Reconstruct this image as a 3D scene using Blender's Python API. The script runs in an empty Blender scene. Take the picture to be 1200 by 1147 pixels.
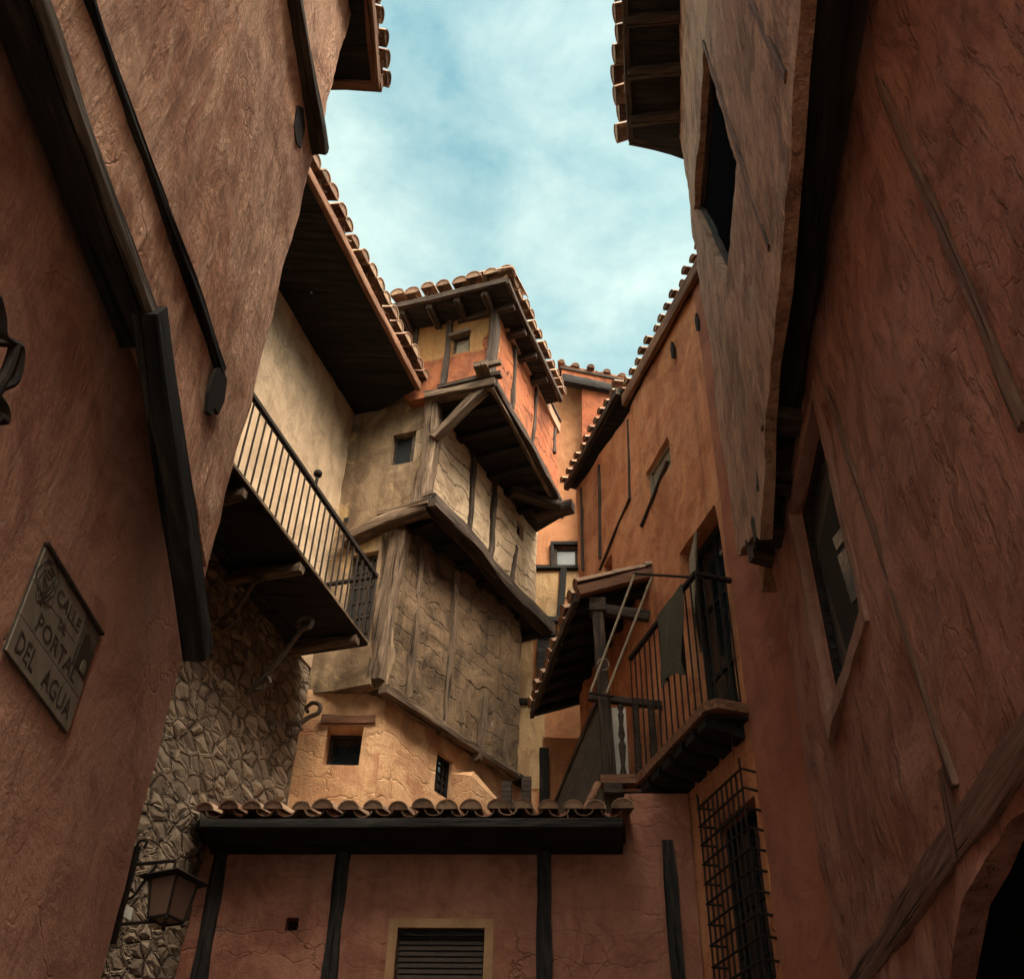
import bpy, bmesh, math, random
from mathutils import Vector, Matrix, noise, Euler
from mathutils.geometry import delaunay_2d_cdt
random.seed(7)
sc = bpy.context.scene
COL = sc.collection
R = math.radians

# ------------------------------------------------------------------ camera solution
FPX = 1250.; CX, CY = 600., 573.5
zx, zy = 650., -900.
_t = math.hypot(zx-CX, zy-CY)
TH = math.pi/2-math.atan(_t/FPX)
ROLL = math.atan2(zx-CX, -(zy-CY))
CAM = Vector((0, 0, 1.6))

def ray(px, py):
    a = (px-CX)/FPX; b = (CY-py)/FPX
    x = a*math.cos(ROLL)-b*math.sin(ROLL); y = a*math.sin(ROLL)+b*math.cos(ROLL)
    return Vector((x, math.cos(TH)-y*math.sin(TH), math.sin(TH)+y*math.cos(TH)))

class Plane:
    """vertical plane through (x0,y0) running along azimuth az; n faces the viewer"""
    def __init__(s, x0, y0, az, off=0.0):
        a = R(az); s.az = az
        s.d = Vector((math.sin(a), math.cos(a), 0)); s.n = Vector((s.d.y, -s.d.x, 0))
        s.o = Vector((x0, y0, 0))
        if s.n.dot(CAM-s.o) < 0: s.n = -s.n
        s.o = s.o + s.n*off
    def off(s, k):
        p = Plane.__new__(Plane); p.az = s.az; p.d = s.d; p.n = s.n; p.o = s.o+s.n*k; return p
    def P(s, px, py):
        r = ray(px, py); return CAM+r*((s.o-CAM).dot(s.n)/r.dot(s.n))
    def uw(s, v): return ((v-s.o).dot(s.d), v.z)
    def px(s, px, py): return s.uw(s.P(px, py))
    def at(s, u, w, k=0.0): return s.o+s.d*u+s.n*k+Vector((0, 0, w))
    def rect(s, q):
        """q = tl,tr,br,bl pixels -> u0,u1,w0,w1"""
        c = [s.px(*p) for p in q]
        ul = (c[0][0]+c[3][0])/2; ur = (c[1][0]+c[2][0])/2
        wt = (c[0][1]+c[1][1])/2; wb = (c[2][1]+c[3][1])/2
        return min(ul, ur), max(ul, ur), min(wb, wt), max(wb, wt)
def HZ(px, py, z):
    r = ray(px, py); return CAM+r*((z-CAM.z)/r.z)
def rq(r): u0, u1, w0, w1 = r; return [(u0, w0), (u1, w0), (u1, w1), (u0, w1)]

# ------------------------------------------------------------------ objects
WL = {}
def root(name, label, cat, loc, group=None):
    o = bpy.data.objects.new(name, None); COL.objects.link(o); o.empty_display_size = .3
    o.location = loc; WL[o.name] = Vector(loc)
    o['label'] = label; o['category'] = cat
    if group: o['group'] = group
    return o
def obj(name, vs, fs, mat, parent=None, smooth=None, label=None, rot=None, loc=None):
    vs = [Vector(v) for v in vs]
    if loc is None:
        c = Vector((0, 0, 0))
        for v in vs: c += v
        c /= max(1, len(vs)); vs = [v-c for v in vs]
    else: c = Vector(loc)
    me = bpy.data.meshes.new(name); me.from_pydata([tuple(v) for v in vs], [], fs); me.update()
    if mat: me.materials.append(mat)
    bm = bmesh.new(); bm.from_mesh(me); bmesh.ops.recalc_face_normals(bm, faces=bm.faces); bm.to_mesh(me); bm.free()
    o = bpy.data.objects.new(name, me); COL.objects.link(o)
    o.location = c-(WL[parent.name] if parent else Vector((0, 0, 0)))
    if rot is not None: o.rotation_mode = 'QUATERNION'; o.rotation_quaternion = rot
    if parent: o.parent = parent
    WL[o.name] = c
    if smooth is not None:
        for p in me.polygons: p.use_smooth = True
        me.set_sharp_from_angle(angle=R(smooth))
    if label: o['label'] = label
    return o

def inpoly(x, y, poly):
    c = False; j = len(poly)-1
    for i in range(len(poly)):
        xi, yi = poly[i]; xj, yj = poly[j]
        if (yi > y) != (yj > y) and x < (xj-xi)*(y-yi)/(yj-yi)+xi: c = not c
        j = i
    return c
def subdiv_loop(poly, res):
    out = []
    for i in range(len(poly)):
        a = Vector(poly[i]); b = Vector(poly[(i+1) % len(poly)])
        n = max(1, int((b-a).length/res))
        for k in range(n): out.append(a.lerp(b, k/n))
    return out
def dist_seg(p, a, b):
    ab = b-a; t = max(0, min(1, (p-a).dot(ab)/max(1e-9, ab.length_squared))); return (p-(a+ab*t)).length

def relief(p, amp, fr):
    return amp*(noise.noise(p*fr)+.5*noise.noise(p*fr*2.3+Vector((7, 3, 1)))+.35*noise.noise(p*fr*5.1+Vector((1, 9, 4))))

def wall(name, pl, outline, holes, mat, parent, thick=.3, res=.14, amp=.02, fr=1.1, jit=.0, label=None, keepdepth=0):
    """a masonry wall: outline/holes in plane (u,w) metres; wavy hand made surface, real thickness and reveals"""
    loops = [subdiv_loop(outline, res)]+[subdiv_loop(h, res) for h in holes]
    if jit:
        for i, q in enumerate(loops[0]):
            p3 = Vector((q.x, q.y, 3.3))*3
            loops[0][i] = q+Vector((noise.noise(p3), noise.noise(p3+Vector((5, 5, 5)))))*jit
    verts = []; edges = []
    segs = []
    for lp in loops:
        b = len(verts); n = len(lp); verts += [Vector((q.x, q.y)) for q in lp]
        edges += [(b+i, b+(i+1) % n) for i in range(n)]
    o2 = [tuple(q) for q in loops[0]]; h2 = [[tuple(q) for q in lp] for lp in loops[1:]]
    xs = [q[0] for q in o2]; ys = [q[1] for q in o2]
    cell = {}
    for q in verts: cell.setdefault((int(q.x//res), int(q.y//res)), []).append(q)
    x = min(xs)
    row = 0
    while x < max(xs):
        y = min(ys)+(res/2 if row % 2 else 0); row += 1
        while y < max(ys):
            q = Vector((x+random.uniform(-.2, .2)*res, y+random.uniform(-.2, .2)*res))
            ok = inpoly(q.x, q.y, o2) and not any(inpoly(q.x, q.y, h) for h in h2)
            if ok:
                ci, cj = int(q.x//res), int(q.y//res)
                for a in (-1, 0, 1):
                    for b in (-1, 0, 1):
                        for s in cell.get((ci+a, cj+b), ()):
                            if (s-q).length < res*.5: ok = False
            if ok: verts.append(q)
            y += res
        x += res*.87
    v2, e2, f2, *_ = delaunay_2d_cdt(verts, edges, [], 0, 1e-6)
    faces = []
    for f in f2:
        c = sum((v2[i] for i in f), Vector((0, 0)))/len(f)
        if inpoly(c.x, c.y, o2) and not any(inpoly(c.x, c.y, h) for h in h2): faces.append(list(f))
    V3 = []
    for q in v2:
        p = pl.at(q.x, q.y)
        V3.append(p+pl.n*relief(p, amp, fr))
    # boundary edges -> reveals
    cnt = {}
    for f in faces:
        for i in range(len(f)):
            a, b = f[i], f[(i+1) % len(f)]; cnt[(min(a, b), max(a, b))] = cnt.get((min(a, b), max(a, b)), 0)+1
    back = {}
    def bk(i):
        if i not in back:
            back[i] = len(V3); q = v2[i] if i < len(v2) else None; V3.append(pl.at(q.x, q.y, -thick))
        return back[i]
    for (a, b), c in cnt.items():
        if c == 1: faces.append([a, b, bk(b), bk(a)])
    return obj(name, V3, faces, mat, parent, smooth=38, label=label)

def beam(p, q, w, h, mat, parent, name='beam', up=Vector((0, 0, 1)), rough=.012, taper=0.0, label=None, seg=.16, bend=0):
    """hewn timber between two points; w across, h along 'up'"""
    p = Vector(p); q = Vector(q); L = (q-p).length; x = (q-p).normalized()
    up = Vector(up); z = (up-x*up.dot(x)).normalized(); y = z.cross(x)
    M = Matrix((x, y, z)).transposed(); rot = M.to_quaternion()
    n = max(2, int(L/seg)); vs = []; fs = []; K = 12
    sd = Vector((random.uniform(0, 50), random.uniform(0, 50), random.uniform(0, 50)))
    cr = .07
    prof = [(-.5+cr*.0, -.5+cr), (-.5, .0), (-.5, .5-cr), (-.5+cr, .5), (0, .5), (.5-cr, .5), (.5, .5-cr), (.5, 0), (.5, -.5+cr), (.5-cr, -.5), (0, -.5), (-.5+cr, -.5)]
    for i in range(n+1):
        t = i/n; sx = (t-.5)*L; k = 1-taper*t
        off = Vector((noise.noise(sd+Vector((sx*.9, 0, 0))), noise.noise(sd+Vector((sx*.9, 9, 0)))))*rough*1.6
        bz = bend*math.sin(math.pi*t)
        for a, b in prof:
            r = 1+rough*3*noise.noise(sd+Vector((sx*2.5, a*5, b*5)))/max(.05, min(w, h))*.5
            vs.append((sx+(rough*.8*noise.noise(sd+Vector((a*9, b*9, i)))if i in (0, n) else 0), a*w*k*r+off.x, b*h*k*r+off.y+bz))
    for i in range(n):
        for j in range(K):
            a = i*K+j; b = i*K+(j+1) % K; fs.append((a, b, b+K, a+K))
    fs.append(tuple(range(K))[::-1]); fs.append(tuple(n*K+j for j in range(K)))
    return obj(name, vs, fs, mat, parent, smooth=34, rot=rot, loc=(p+q)/2, label=label)

def tube(pts, r, mat, parent, name, seg=8, sub=3, label=None, taper=0, join=None):
    pts = [Vector(p) for p in pts]
    if len(pts) > 2 and sub > 1:
        out = []
        for i in range(len(pts)-1):
            p0 = pts[max(0, i-1)]; p1 = pts[i]; p2 = pts[i+1]; p3 = pts[min(len(pts)-1, i+2)]
            for k in range(sub):
                t = k/sub
                out.append(.5*((2*p1)+(p2-p0)*t+(2*p0-5*p1+4*p2-p3)*t*t+(3*p1-p0-3*p2+p3)*t**3))
        out.append(pts[-1]); pts = out
    vs = []; fs = []; n = len(pts)
    prev = None
    for i, p in enumerate(pts):
        t = (pts[min(n-1, i+1)]-pts[max(0, i-1)]).normalized()
        ref = Vector((0, 0, 1)) if abs(t.z) < .9 else Vector((1, 0, 0))
        a = t.cross(ref).normalized()
        if prev is not None:
            a = (prev-t*prev.dot(t)).normalized()
        prev = a; b = t.cross(a)
        rr = r*(1-taper*i/(n-1))
        for k in range(seg):
            th = 2*math.pi*k/seg; vs.append(p+(a*math.cos(th)+b*math.sin(th))*rr)
    for i in range(n-1):
        for k in range(seg):
            fs.append((i*seg+k, i*seg+(k+1) % seg, (i+1)*seg+(k+1) % seg, (i+1)*seg+k))
    fs.append(tuple(range(seg))[::-1]); fs.append(tuple((n-1)*seg+k for k in range(seg)))
    if join is not None:
        b = len(join[0]); join[0].extend(vs); join[1].extend([tuple(i+b for i in f) for f in fs]); return
    return obj(name, vs, fs, mat, parent, smooth=45, label=label)

def prism(name, pts, up, mat, parent, label=None, smooth=None):
    """closed prism: polygon pts (3D list) swept by vector up"""
    pts = [Vector(p) for p in pts]; up = Vector(up); n = len(pts)
    vs = pts+[p+up for p in pts]
    fs = [tuple(range(n)), tuple(range(2*n-1, n-1, -1))]+[(i, (i+1) % n, n+(i+1) % n, n+i) for i in range(n)]
    return obj(name, vs, fs, mat, parent, label=label, smooth=smooth)

def boxdir(c, dx, dy, dz, name, mat, parent, label=None, bev=0):
    """box centred c with half-vectors dx,dy,dz"""
    c = Vector(c); vs = []
    for sx in (-1, 1):
        for sy in (-1, 1):
            for s in (-1, 1): vs.append(c+dx*sx+dy*sy+dz*s)
    fs = [(0, 1, 3, 2), (4, 6, 7, 5), (0, 4, 5, 1), (2, 3, 7, 6), (0, 2, 6, 4), (1, 5, 7, 3)]
    return obj(name, vs, fs, mat, parent, label=label)

def tiles(p, q, back, rise, length, mat, parent, pitch=.2, r=.085, rows=3, name='roof_tile_course', lift=.0, hip=0, ch=.03):
    """courses of barrel tiles along the eave p->q; back = unit horizontal into the roof"""
    p = Vector(p); q = Vector(q); L = (q-p).length; x = (q-p).normalized()
    s = (Vector(back)+Vector((0, 0, rise))).normalized(); nrm = x.cross(s).normalized()
    if nrm.z < 0: nrm = -nrm
    n = max(2, int(round(L/pitch))); step = L/n; vs = []; fs = []
    tl = length/rows*1.25
    def shell(c, ax, wd, flip, r0, r1, ln, th=.014, K=8):
        b = len(vs)
        jx = random.uniform(-.016, .016); tw = random.uniform(-.045, .045); r0 *= random.uniform(.9, 1.07); c = c-ax*random.uniform(-.02, .035)
        for e, rr in ((0, r0), (1, r1)):
            o = c+ax*(ln*e)+wd*(jx+tw*e)
            for rad in (rr, rr-th):
                for k in range(K+1):
                    a = math.pi*k/K
                    vs.append(o+wd*(math.cos(a)*rad)+nrm*((math.sin(a)*rad*(.85) if not flip else -math.sin(a)*rad*.7)))
        m = K+1
        for k in range(K):
            fs.append((b+k, b+k+1, b+2*m+k+1, b+2*m+k))
            fs.append((b+m+k, b+3*m+k, b+3*m+k+1, b+m+k+1))
            fs.append((b+k, b+m+k, b+m+k+1, b+k+1)); fs.append((b+2*m+k, b+2*m+k+1, b+3*m+k+1, b+3*m+k))
        for k in (0, K): fs.append((b+k, b+2*m+k, b+3*m+k, b+m+k))
        if not flip:
            b2 = len(vs); o = c+ax*.01+wd*jx
            for k in range(K+1):
                a = math.pi*k/K; vs.append(o+wd*(math.cos(a)*(r0-th*.5))+nrm*(math.sin(a)*(r0-th*.5)*.85))
            for k in range(1, K): fs.append((b2, b2+k, b2+k+1))
    for i in range(n+1):
        for rw in range(rows):
            if hip and rw > 0 and length/rows*rw > (step*i if hip == 1 else L-step*i): continue
            o = p+x*(step*i)+s*(length/rows*rw+random.uniform(-.02, .02))+nrm*(lift+.01+.012*0+random.uniform(-.006, .006))
            if i < n: shell(o+x*(step/2)+s*ch+nrm*.045+Vector((0,0,0)), s, x, True, r*.95, r*.85, tl)
            shell(o+nrm*.05, s, x, False, r*1.05, r*.88, tl)
    return obj(name, vs, fs, mat, parent, smooth=40)

# ------------------------------------------------------------------ materials
def newmat(name):
    m = bpy.data.materials.new(name); m.use_nodes = True; nt = m.node_tree; nt.nodes.clear()
    out = nt.nodes.new('ShaderNodeOutputMaterial'); bs = nt.nodes.new('ShaderNodeBsdfPrincipled')
    nt.links.new(bs.outputs[0], out.inputs[0]); return m, nt, bs, out
class NB:
    def __init__(s, nt): s.nt = nt
    def n(s, t, **kw):
        nd = s.nt.nodes.new(t)
        for k, v in kw.items():
            if k == 'inp':
                for kk, vv in v.items():
                    if hasattr(vv, 'bl_idname') or isinstance(vv, bpy.types.NodeSocket): s.nt.links.new(vv, nd.inputs[kk])
                    else: nd.inputs[kk].default_value = vv
            else: setattr(nd, k, v)
        return nd
    def coord(s, scale=(1, 1, 1), world=False, rot=(0, 0, 0)):
        if world: src = s.n('ShaderNodeNewGeometry').outputs['Position']
        else: src = s.n('ShaderNodeTexCoord').outputs['Object']
        return s.n('ShaderNodeMapping', inp={'Vector': src, 'Scale': scale, 'Rotation': rot}).outputs[0]
    def noise(s, vec, scale, detail=6, rough=.6, dist=0):
        return s.n('ShaderNodeTexNoise', inp={'Vector': vec, 'Scale': scale, 'Detail': detail, 'Roughness': rough, 'Distortion': dist}).outputs['Fac']
    def ramp(s, fac, a, b, c0=(0, 0, 0, 1), c1=(1, 1, 1, 1)):
        r = s.n('ShaderNodeValToRGB', inp={'Fac': fac}); r.color_ramp.elements[0].position = a; r.color_ramp.elements[1].position = b
        r.color_ramp.elements[0].color = c0; r.color_ramp.elements[1].color = c1; return r.outputs[0]
    def mix(s, f, a, b, mode='MIX'):
        m = s.n('ShaderNodeMix', data_type='RGBA', blend_type=mode)
        for k, v in ((0, f), (6, a), (7, b)):
            if isinstance(v, bpy.types.NodeSocket): s.nt.links.new(v, m.inputs[k])
            else: m.inputs[k].default_value = v if k == 0 else (*v, 1) if len(v) == 3 else v
        return m.outputs[2]
    def math(s, op, a, b=0.0, c=None, clamp=False):
        m = s.n('ShaderNodeMath', operation=op, use_clamp=clamp)
        for k, v in enumerate((a, b) if c is None else (a, b, c)):
            if isinstance(v, bpy.types.NodeSocket): s.nt.links.new(v, m.inputs[k])
            else: m.inputs[k].default_value = v
        return m.outputs[0]
    def bump(s, h, strength, dist, prev=None):
        i = {'Height': h, 'Strength': strength, 'Distance': dist}
        if prev is not None: i['Normal'] = prev
        return s.n('ShaderNodeBump', inp=i).outputs[0]

def plaster(name, base, light, dark, rough=.9, patch=.5, bump=.5, strokes=.5, sang=0., spot=None, zsplit=None, ztop=None, cracks=0., grime=.35, pits=0., bricks=0.):
    m, nt, bs, out = newmat(name); b = NB(nt)
    co = b.coord()
    big = b.noise(co, .55, 3, .62, .6); mid = b.noise(co, 2.2, 6, .68, .8); fine = b.noise(co, 24, 4, .72)
    st = b.noise(b.coord((3.2, 3.2, .75), rot=(0, R(sang), 0)), 1.25, 7, .74, 1.4)
    st2 = b.noise(b.coord((7, 7, 1.2), rot=(0, R(sang), 0)), 2.4, 5, .7, 2.2)
    col = b.mix(b.math('MULTIPLY', b.ramp(big, .38, .64), .7), base, light)
    col = b.mix(b.math('MULTIPLY', b.ramp(mid, .47, .6), .75), col, dark)
    if zsplit is not None:
        z = b.n('ShaderNodeSeparateXYZ', inp={0: b.n('ShaderNodeNewGeometry').outputs['Position']}).outputs[2]
        zz = b.math('ADD', z, b.math('MULTIPLY', b.math('SUBTRACT', mid, .5), .35))
        f = b.math('GREATER_THAN', zz, zsplit)
        c2 = b.mix(b.ramp(mid, .4, .7), ztop, tuple(k*.6 for k in ztop))
        col = b.mix(f, col, c2)
    col = b.mix(b.math('MULTIPLY', b.ramp(st, .5, .6), .75*min(1.2, strokes)), col, light)
    col = b.mix(b.math('MULTIPLY', b.ramp(st2, .56, .68), .75*strokes), col, tuple(k*.62 for k in dark))
    if spot is not None: col = b.mix(b.ramp(b.noise(co, 1.3, 4, .55, 1.2), .56, .62), col, spot)
    gr = b.noise(b.coord((1.6, 1.6, .28)), 1.0, 6, .65, .5)
    col = b.mix(b.math('MULTIPLY', b.ramp(gr, .48, .75), grime), col, tuple(k*.35 for k in base))
    pt_ = b.noise(b.coord((1, 1, .8)), .9, 6, .62, 1.8)
    col = b.mix(b.math('MULTIPLY', b.ramp(pt_, .545, .575), .38*patch), col, light)
    col = b.mix(b.math('MULTIPLY', b.ramp(pt_, .40, .435, (1, 1, 1, 1), (0, 0, 0, 1)), .42*patch), col, dark)
    rn = b.noise(b.coord((5.5, 5.5, .3)), 1.2, 5, .6, .25)
    col = b.mix(b.math('MULTIPLY', b.ramp(rn, .54, .7), .5*patch), col, tuple(k*.5 for k in dark))
    col = b.mix(b.math('MULTIPLY', b.ramp(fine, .38, .62), .28), col, tuple(k*.7 for k in base))
    h = b.math('ADD', b.math('MULTIPLY', mid, .5), b.math('MULTIPLY', st, .8*strokes))
    h = b.math('ADD', h, b.math('MULTIPLY', fine, .2)); h = b.math('ADD', h, b.math('MULTIPLY', st2, .45*strokes))
    if pits:
        pv = b.noise(b.coord((5, 5, 1.5), rot=(R(24), 0, 0)), 2.2, 5, .6, .3)
        pm = b.ramp(pv, .55, .72); h = b.math('SUBTRACT', h, b.math('MULTIPLY', pm, pits))
    chn = b.noise(co, 1.9, 7, .66, .4); chip = b.ramp(chn, .665, .675)
    col = b.mix(b.math('MULTIPLY', chip, .6*patch), col, tuple(min(.8, k*.5+.12) for k in light)); h = b.math('SUBTRACT', h, b.math('MULTIPLY', chip, .7*patch))
    if cracks:
        vo = b.n('ShaderNodeTexVoronoi', feature='DISTANCE_TO_EDGE', inp={'Vector': b.mix(.28, co, b.n('ShaderNodeTexNoise', inp={'Vector': co, 'Scale': 2.5, 'Detail': 4.}).outputs['Color'], 'LINEAR_LIGHT'), 'Scale': .9}).outputs['Distance']
        cm = b.math('MULTIPLY', b.ramp(vo, .001, .008, (1, 1, 1, 1), (0, 0, 0, 1)), b.ramp(b.noise(co, .8, 4, .6), .5, .56))
        col = b.mix(b.math('MULTIPLY', cm, cracks), col, tuple(k*.18 for k in base)); h = b.math('SUBTRACT', h, b.math('MULTIPLY', cm, cracks))
    if bricks:
        # worn beds and splits between the courses of adobe, lying level in the wall, broken and wandering
        g = b.n('ShaderNodeSeparateXYZ', inp={0: b.n('ShaderNodeNewGeometry').outputs['Position']})
        w1_ = b.noise(co, 1.3, 4, .6); w2_ = b.noise(co, 6, 3, .6)
        zz_ = b.math('ADD', b.math('MULTIPLY', g.outputs[2], 4.3), b.math('ADD', b.math('MULTIPLY', w1_, 2.6), b.math('MULTIPLY', w2_, .55)))
        fr_ = b.math('ABSOLUTE', b.math('SUBTRACT', b.math('FRACT', zz_), .5))
        ln = b.ramp(fr_, .015, .07, (1, 1, 1, 1), (0, 0, 0, 1))
        br2 = b.noise(b.coord((1, 1, 2.2)), 2.1, 4, .62)
        bm_ = b.math('MULTIPLY', ln, b.ramp(br2, .42, .56))
        vo2 = b.n('ShaderNodeTexVoronoi', feature='DISTANCE_TO_EDGE', inp={'Vector': b.mix(.3, co, b.n('ShaderNodeTexNoise', inp={'Vector': co, 'Scale': 3., 'Detail': 3.}).outputs['Color'], 'LINEAR_LIGHT'), 'Scale': 2.3}).outputs['Distance']
        bm_ = b.math('MAXIMUM', bm_, b.math('MULTIPLY', b.ramp(vo2, .008, .03, (1, 1, 1, 1), (0, 0, 0, 1)), b.ramp(br2, .66, .7)))
        col = b.mix(b.math('MULTIPLY', bm_, bricks), col, tuple(k*.13 for k in base)); h = b.math('SUBTRACT', h, b.math('MULTIPLY', bm_, bricks*1.4))
    nt.links.new(col, bs.inputs['Base Color']); bs.inputs['Roughness'].default_value = rough
    bs.inputs['Specular IOR Level'].default_value = .25
    nt.links.new(b.bump(h, min(1, bump*1.2), .07), bs.inputs['Normal'])
    return m
def wood(name, base, light, dark, scale=1., rough=.8, bump=.6):
    m, nt, bs, out = newmat(name); b = NB(nt)
    co = b.coord((1.1*scale, 16*scale, 16*scale)); g = b.noise(co, 1.6, 7, .74, .5)
    g2 = b.noise(b.coord((.6, 5, 5)), 2., 6, .6, 1.5); m3 = b.noise(b.coord(), 3, 5, .6)
    col = b.mix(b.ramp(g, .35, .68), dark, base); col = b.mix(b.math('MULTIPLY', b.ramp(g2, .5, .7), .7), col, light)
    col = b.mix(b.math('MULTIPLY', b.ramp(m3, .5, .75), .6), col, dark)
    sp_ = b.noise(b.coord((.7, 22, 22)), 1.3, 3, .5, .3); spl = b.ramp(sp_, .60, .64)
    col = b.mix(b.math('MULTIPLY', spl, .85), col, tuple(k*.25 for k in dark))
    nt.links.new(col, bs.inputs['Base Color']); bs.inputs['Roughness'].default_value = rough
    bs.inputs['Specular IOR Level'].default_value = .2
    h = b.math('SUBTRACT', b.math('ADD', g, b.math('MULTIPLY', g2, .6)), b.math('MULTIPLY', spl, 1.2)); nt.links.new(b.bump(h, bump, .02), bs.inputs['Normal'])
    return m
def simple(name, c, rough=.6, metal=0, var=.4, bump=.2, sc_=20., c2=None, spec=.5):
    m, nt, bs, out = newmat(name); b = NB(nt); n_ = b.noise(b.coord(), sc_, 6, .65)
    c2 = c2 or tuple(k*(1-var) for k in c)
    nt.links.new(b.mix(b.ramp(n_, .35, .7), c, c2), bs.inputs['Base Color'])
    bs.inputs['Roughness'].default_value = rough; bs.inputs['Metallic'].default_value = metal
    bs.inputs['Specular IOR Level'].default_value = spec
    nt.links.new(b.bump(n_, bump, .01), bs.inputs['Normal']); return m
def tilemat():
    m, nt, bs, out = newmat('clay_tile'); b = NB(nt)
    c = b.n('ShaderNodeNewGeometry').outputs['Random Per Island']; f = b.noise(b.coord(), 28, 5, .7); l = b.noise(b.coord(), 9, 5, .6)
    col = b.mix(b.ramp(c, .0, 1.), (.17, .075, .05), (.42, .27, .17)); col = b.mix(b.math('MULTIPLY', b.ramp(l, .52, .64), .7), col, (.12, .1, .075))
    col = b.mix(b.math('MULTIPLY', b.ramp(f, .55, .7), .6), col, (.5, .44, .34))
    nt.links.new(col, bs.inputs['Base Color']); bs.inputs['Roughness'].default_value = .9
    nt.links.new(b.bump(b.math('ADD', f, l), .5, .012), bs.inputs['Normal']); return m
def stonemat():
    m, nt, bs, out = newmat('rubble_stone'); b = NB(nt)
    geo = b.n('ShaderNodeNewGeometry').outputs['Position']
    mp = b.n('ShaderNodeMapping', inp={'Vector': geo, 'Rotation': (R(-18), 0, 0), 'Scale': (4.7, 4.7, 7.0)}).outputs[0]
    wv = b.mix(.16, mp, b.n('ShaderNodeTexNoise', inp={'Vector': geo, 'Scale': 2.4, 'Detail': 3.}).outputs['Color'], 'LINEAR_LIGHT')
    vd = b.n('ShaderNodeTexVoronoi', feature='DISTANCE_TO_EDGE', inp={'Vector': wv, 'Scale': 1.}).outputs['Distance']
    vc = b.n('ShaderNodeTexVoronoi', feature='F1', inp={'Vector': wv, 'Scale': 1.}); cc = b.n('ShaderNodeSeparateColor', inp={0: vc.outputs['Color']}).outputs[0]
    f = b.noise(geo, 16, 8, .7); f2 = b.noise(geo, 5, 6, .65)
    col = b.mix(b.ramp(cc, .1, .9), (.125, .092, .066), (.25, .19, .135)); col = b.mix(b.math('MULTIPLY', b.ramp(f, .4, .7), .6), col, (.13, .1, .08))
    mortar = b.ramp(vd, .05, .13, (1, 1, 1, 1), (0, 0, 0, 1))
    # open joints and proud smeared mortar alternate
    jm = b.ramp(f2, .45, .58)
    col = b.mix(mortar, col, b.mix(jm, (.075, .055, .04), (.25, .19, .135)))
    nt.links.new(col, bs.inputs['Base Color']); bs.inputs['Roughness'].default_value = .95; bs.inputs['Specular IOR Level'].default_value = .15
    dome = b.math('SQRT', b.ramp(vd, .0, .42)); h = b.math('MULTIPLY', dome, b.math('ADD', .55, b.math('MULTIPLY', cc, .6)))
    h = b.math('ADD', h, b.math('MULTIPLY', f2, .5)); 
    h = b.math('ADD', h, b.math('MULTIPLY', b.math('MULTIPLY', mortar, jm), .95))
    h2 = b.math('ADD', h, b.math('MULTIPLY', f, .35))
    nt.links.new(b.bump(h2, .7, .05), bs.inputs['Normal'])
    d = b.n('ShaderNodeDisplacement', inp={'Height': h, 'Midlevel': .5, 'Scale': .018}); nt.links.new(d.outputs[0], out.inputs['Displacement'])
    m.displacement_method = 'BOTH'; return m
def glassmat(name='dark_glass', c=(.012, .018, .022), rough=.12):
    m, nt, bs, out = newmat(name); b = NB(nt); n_ = b.noise(b.coord(), 2.5, 3, .5)
    bs.inputs['Base Color'].default_value = (*c, 1); bs.inputs['Roughness'].default_value = rough
    bs.inputs['Specular IOR Level'].default_value = .6
    nt.links.new(b.bump(n_, .12, .05), bs.inputs['Normal']); return m

M = {}
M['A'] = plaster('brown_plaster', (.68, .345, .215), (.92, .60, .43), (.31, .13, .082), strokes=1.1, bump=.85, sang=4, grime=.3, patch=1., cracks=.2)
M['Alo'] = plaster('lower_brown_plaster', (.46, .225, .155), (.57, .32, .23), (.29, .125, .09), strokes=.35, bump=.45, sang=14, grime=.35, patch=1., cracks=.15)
M['cream'] = plaster('cream_lime_plaster', (.43, .31, .20), (.56, .43, .30), (.28, .195, .125), strokes=.3, bump=.45, grime=.4, patch=.7, cracks=.4)
M['ochre'] = plaster('weathered_ochre_plaster', (.225, .15, .09), (.37, .27, .17), (.12, .075, .045), strokes=.3, bump=.6, grime=.5, patch=1.1, spot=(.54, .36, .17))
M['adobe'] = plaster('cracked_infill', (.42, .31, .20), (.58, .45, .31), (.2, .135, .085), strokes=.3, bump=.9, grime=.35, bricks=.6, cracks=.15)
M['adobe2'] = plaster('worn_grey_shaded_infill', (.11, .068, .036), (.24, .16, .095), (.035, .022, .014), strokes=.35, bump=.9, grime=.6, patch=1.2, bricks=.38, spot=None, cracks=.15)  # worn infill, base also darkened for the shade of the jetty above
M['orange'] = plaster('orange_plaster', (.24, .064, .024), (.34, .12, .05), (.13, .036, .017), strokes=.3, bump=.5, grime=.25)
M['orangebrick'] = plaster('orange_brick_infill', (.29, .08, .032), (.40, .15, .065), (.135, .04, .02), strokes=.3, bump=.9, grime=.3, bricks=.7)
M['pink'] = plaster('pale_pink_board', (.34, .19, .125), (.42, .26, .18), (.24, .125, .08), strokes=.2, bump=.3, grime=.2)
M['low'] = plaster('warm_ochre_plaster', (.60, .34, .175), (.76, .50, .30), (.38, .19, .1), strokes=.2, bump=.6, grime=.35, bricks=.12, cracks=.2, spot=(.46, .22, .12))
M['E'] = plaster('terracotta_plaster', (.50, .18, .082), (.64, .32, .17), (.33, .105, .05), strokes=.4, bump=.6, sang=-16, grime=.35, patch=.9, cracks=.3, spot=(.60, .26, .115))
M['Ered'] = plaster('red_ochre_plaster', (.30, .105, .062), (.36, .145, .09), (.21, .07, .045), strokes=.15, bump=.3, grime=.3)
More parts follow.
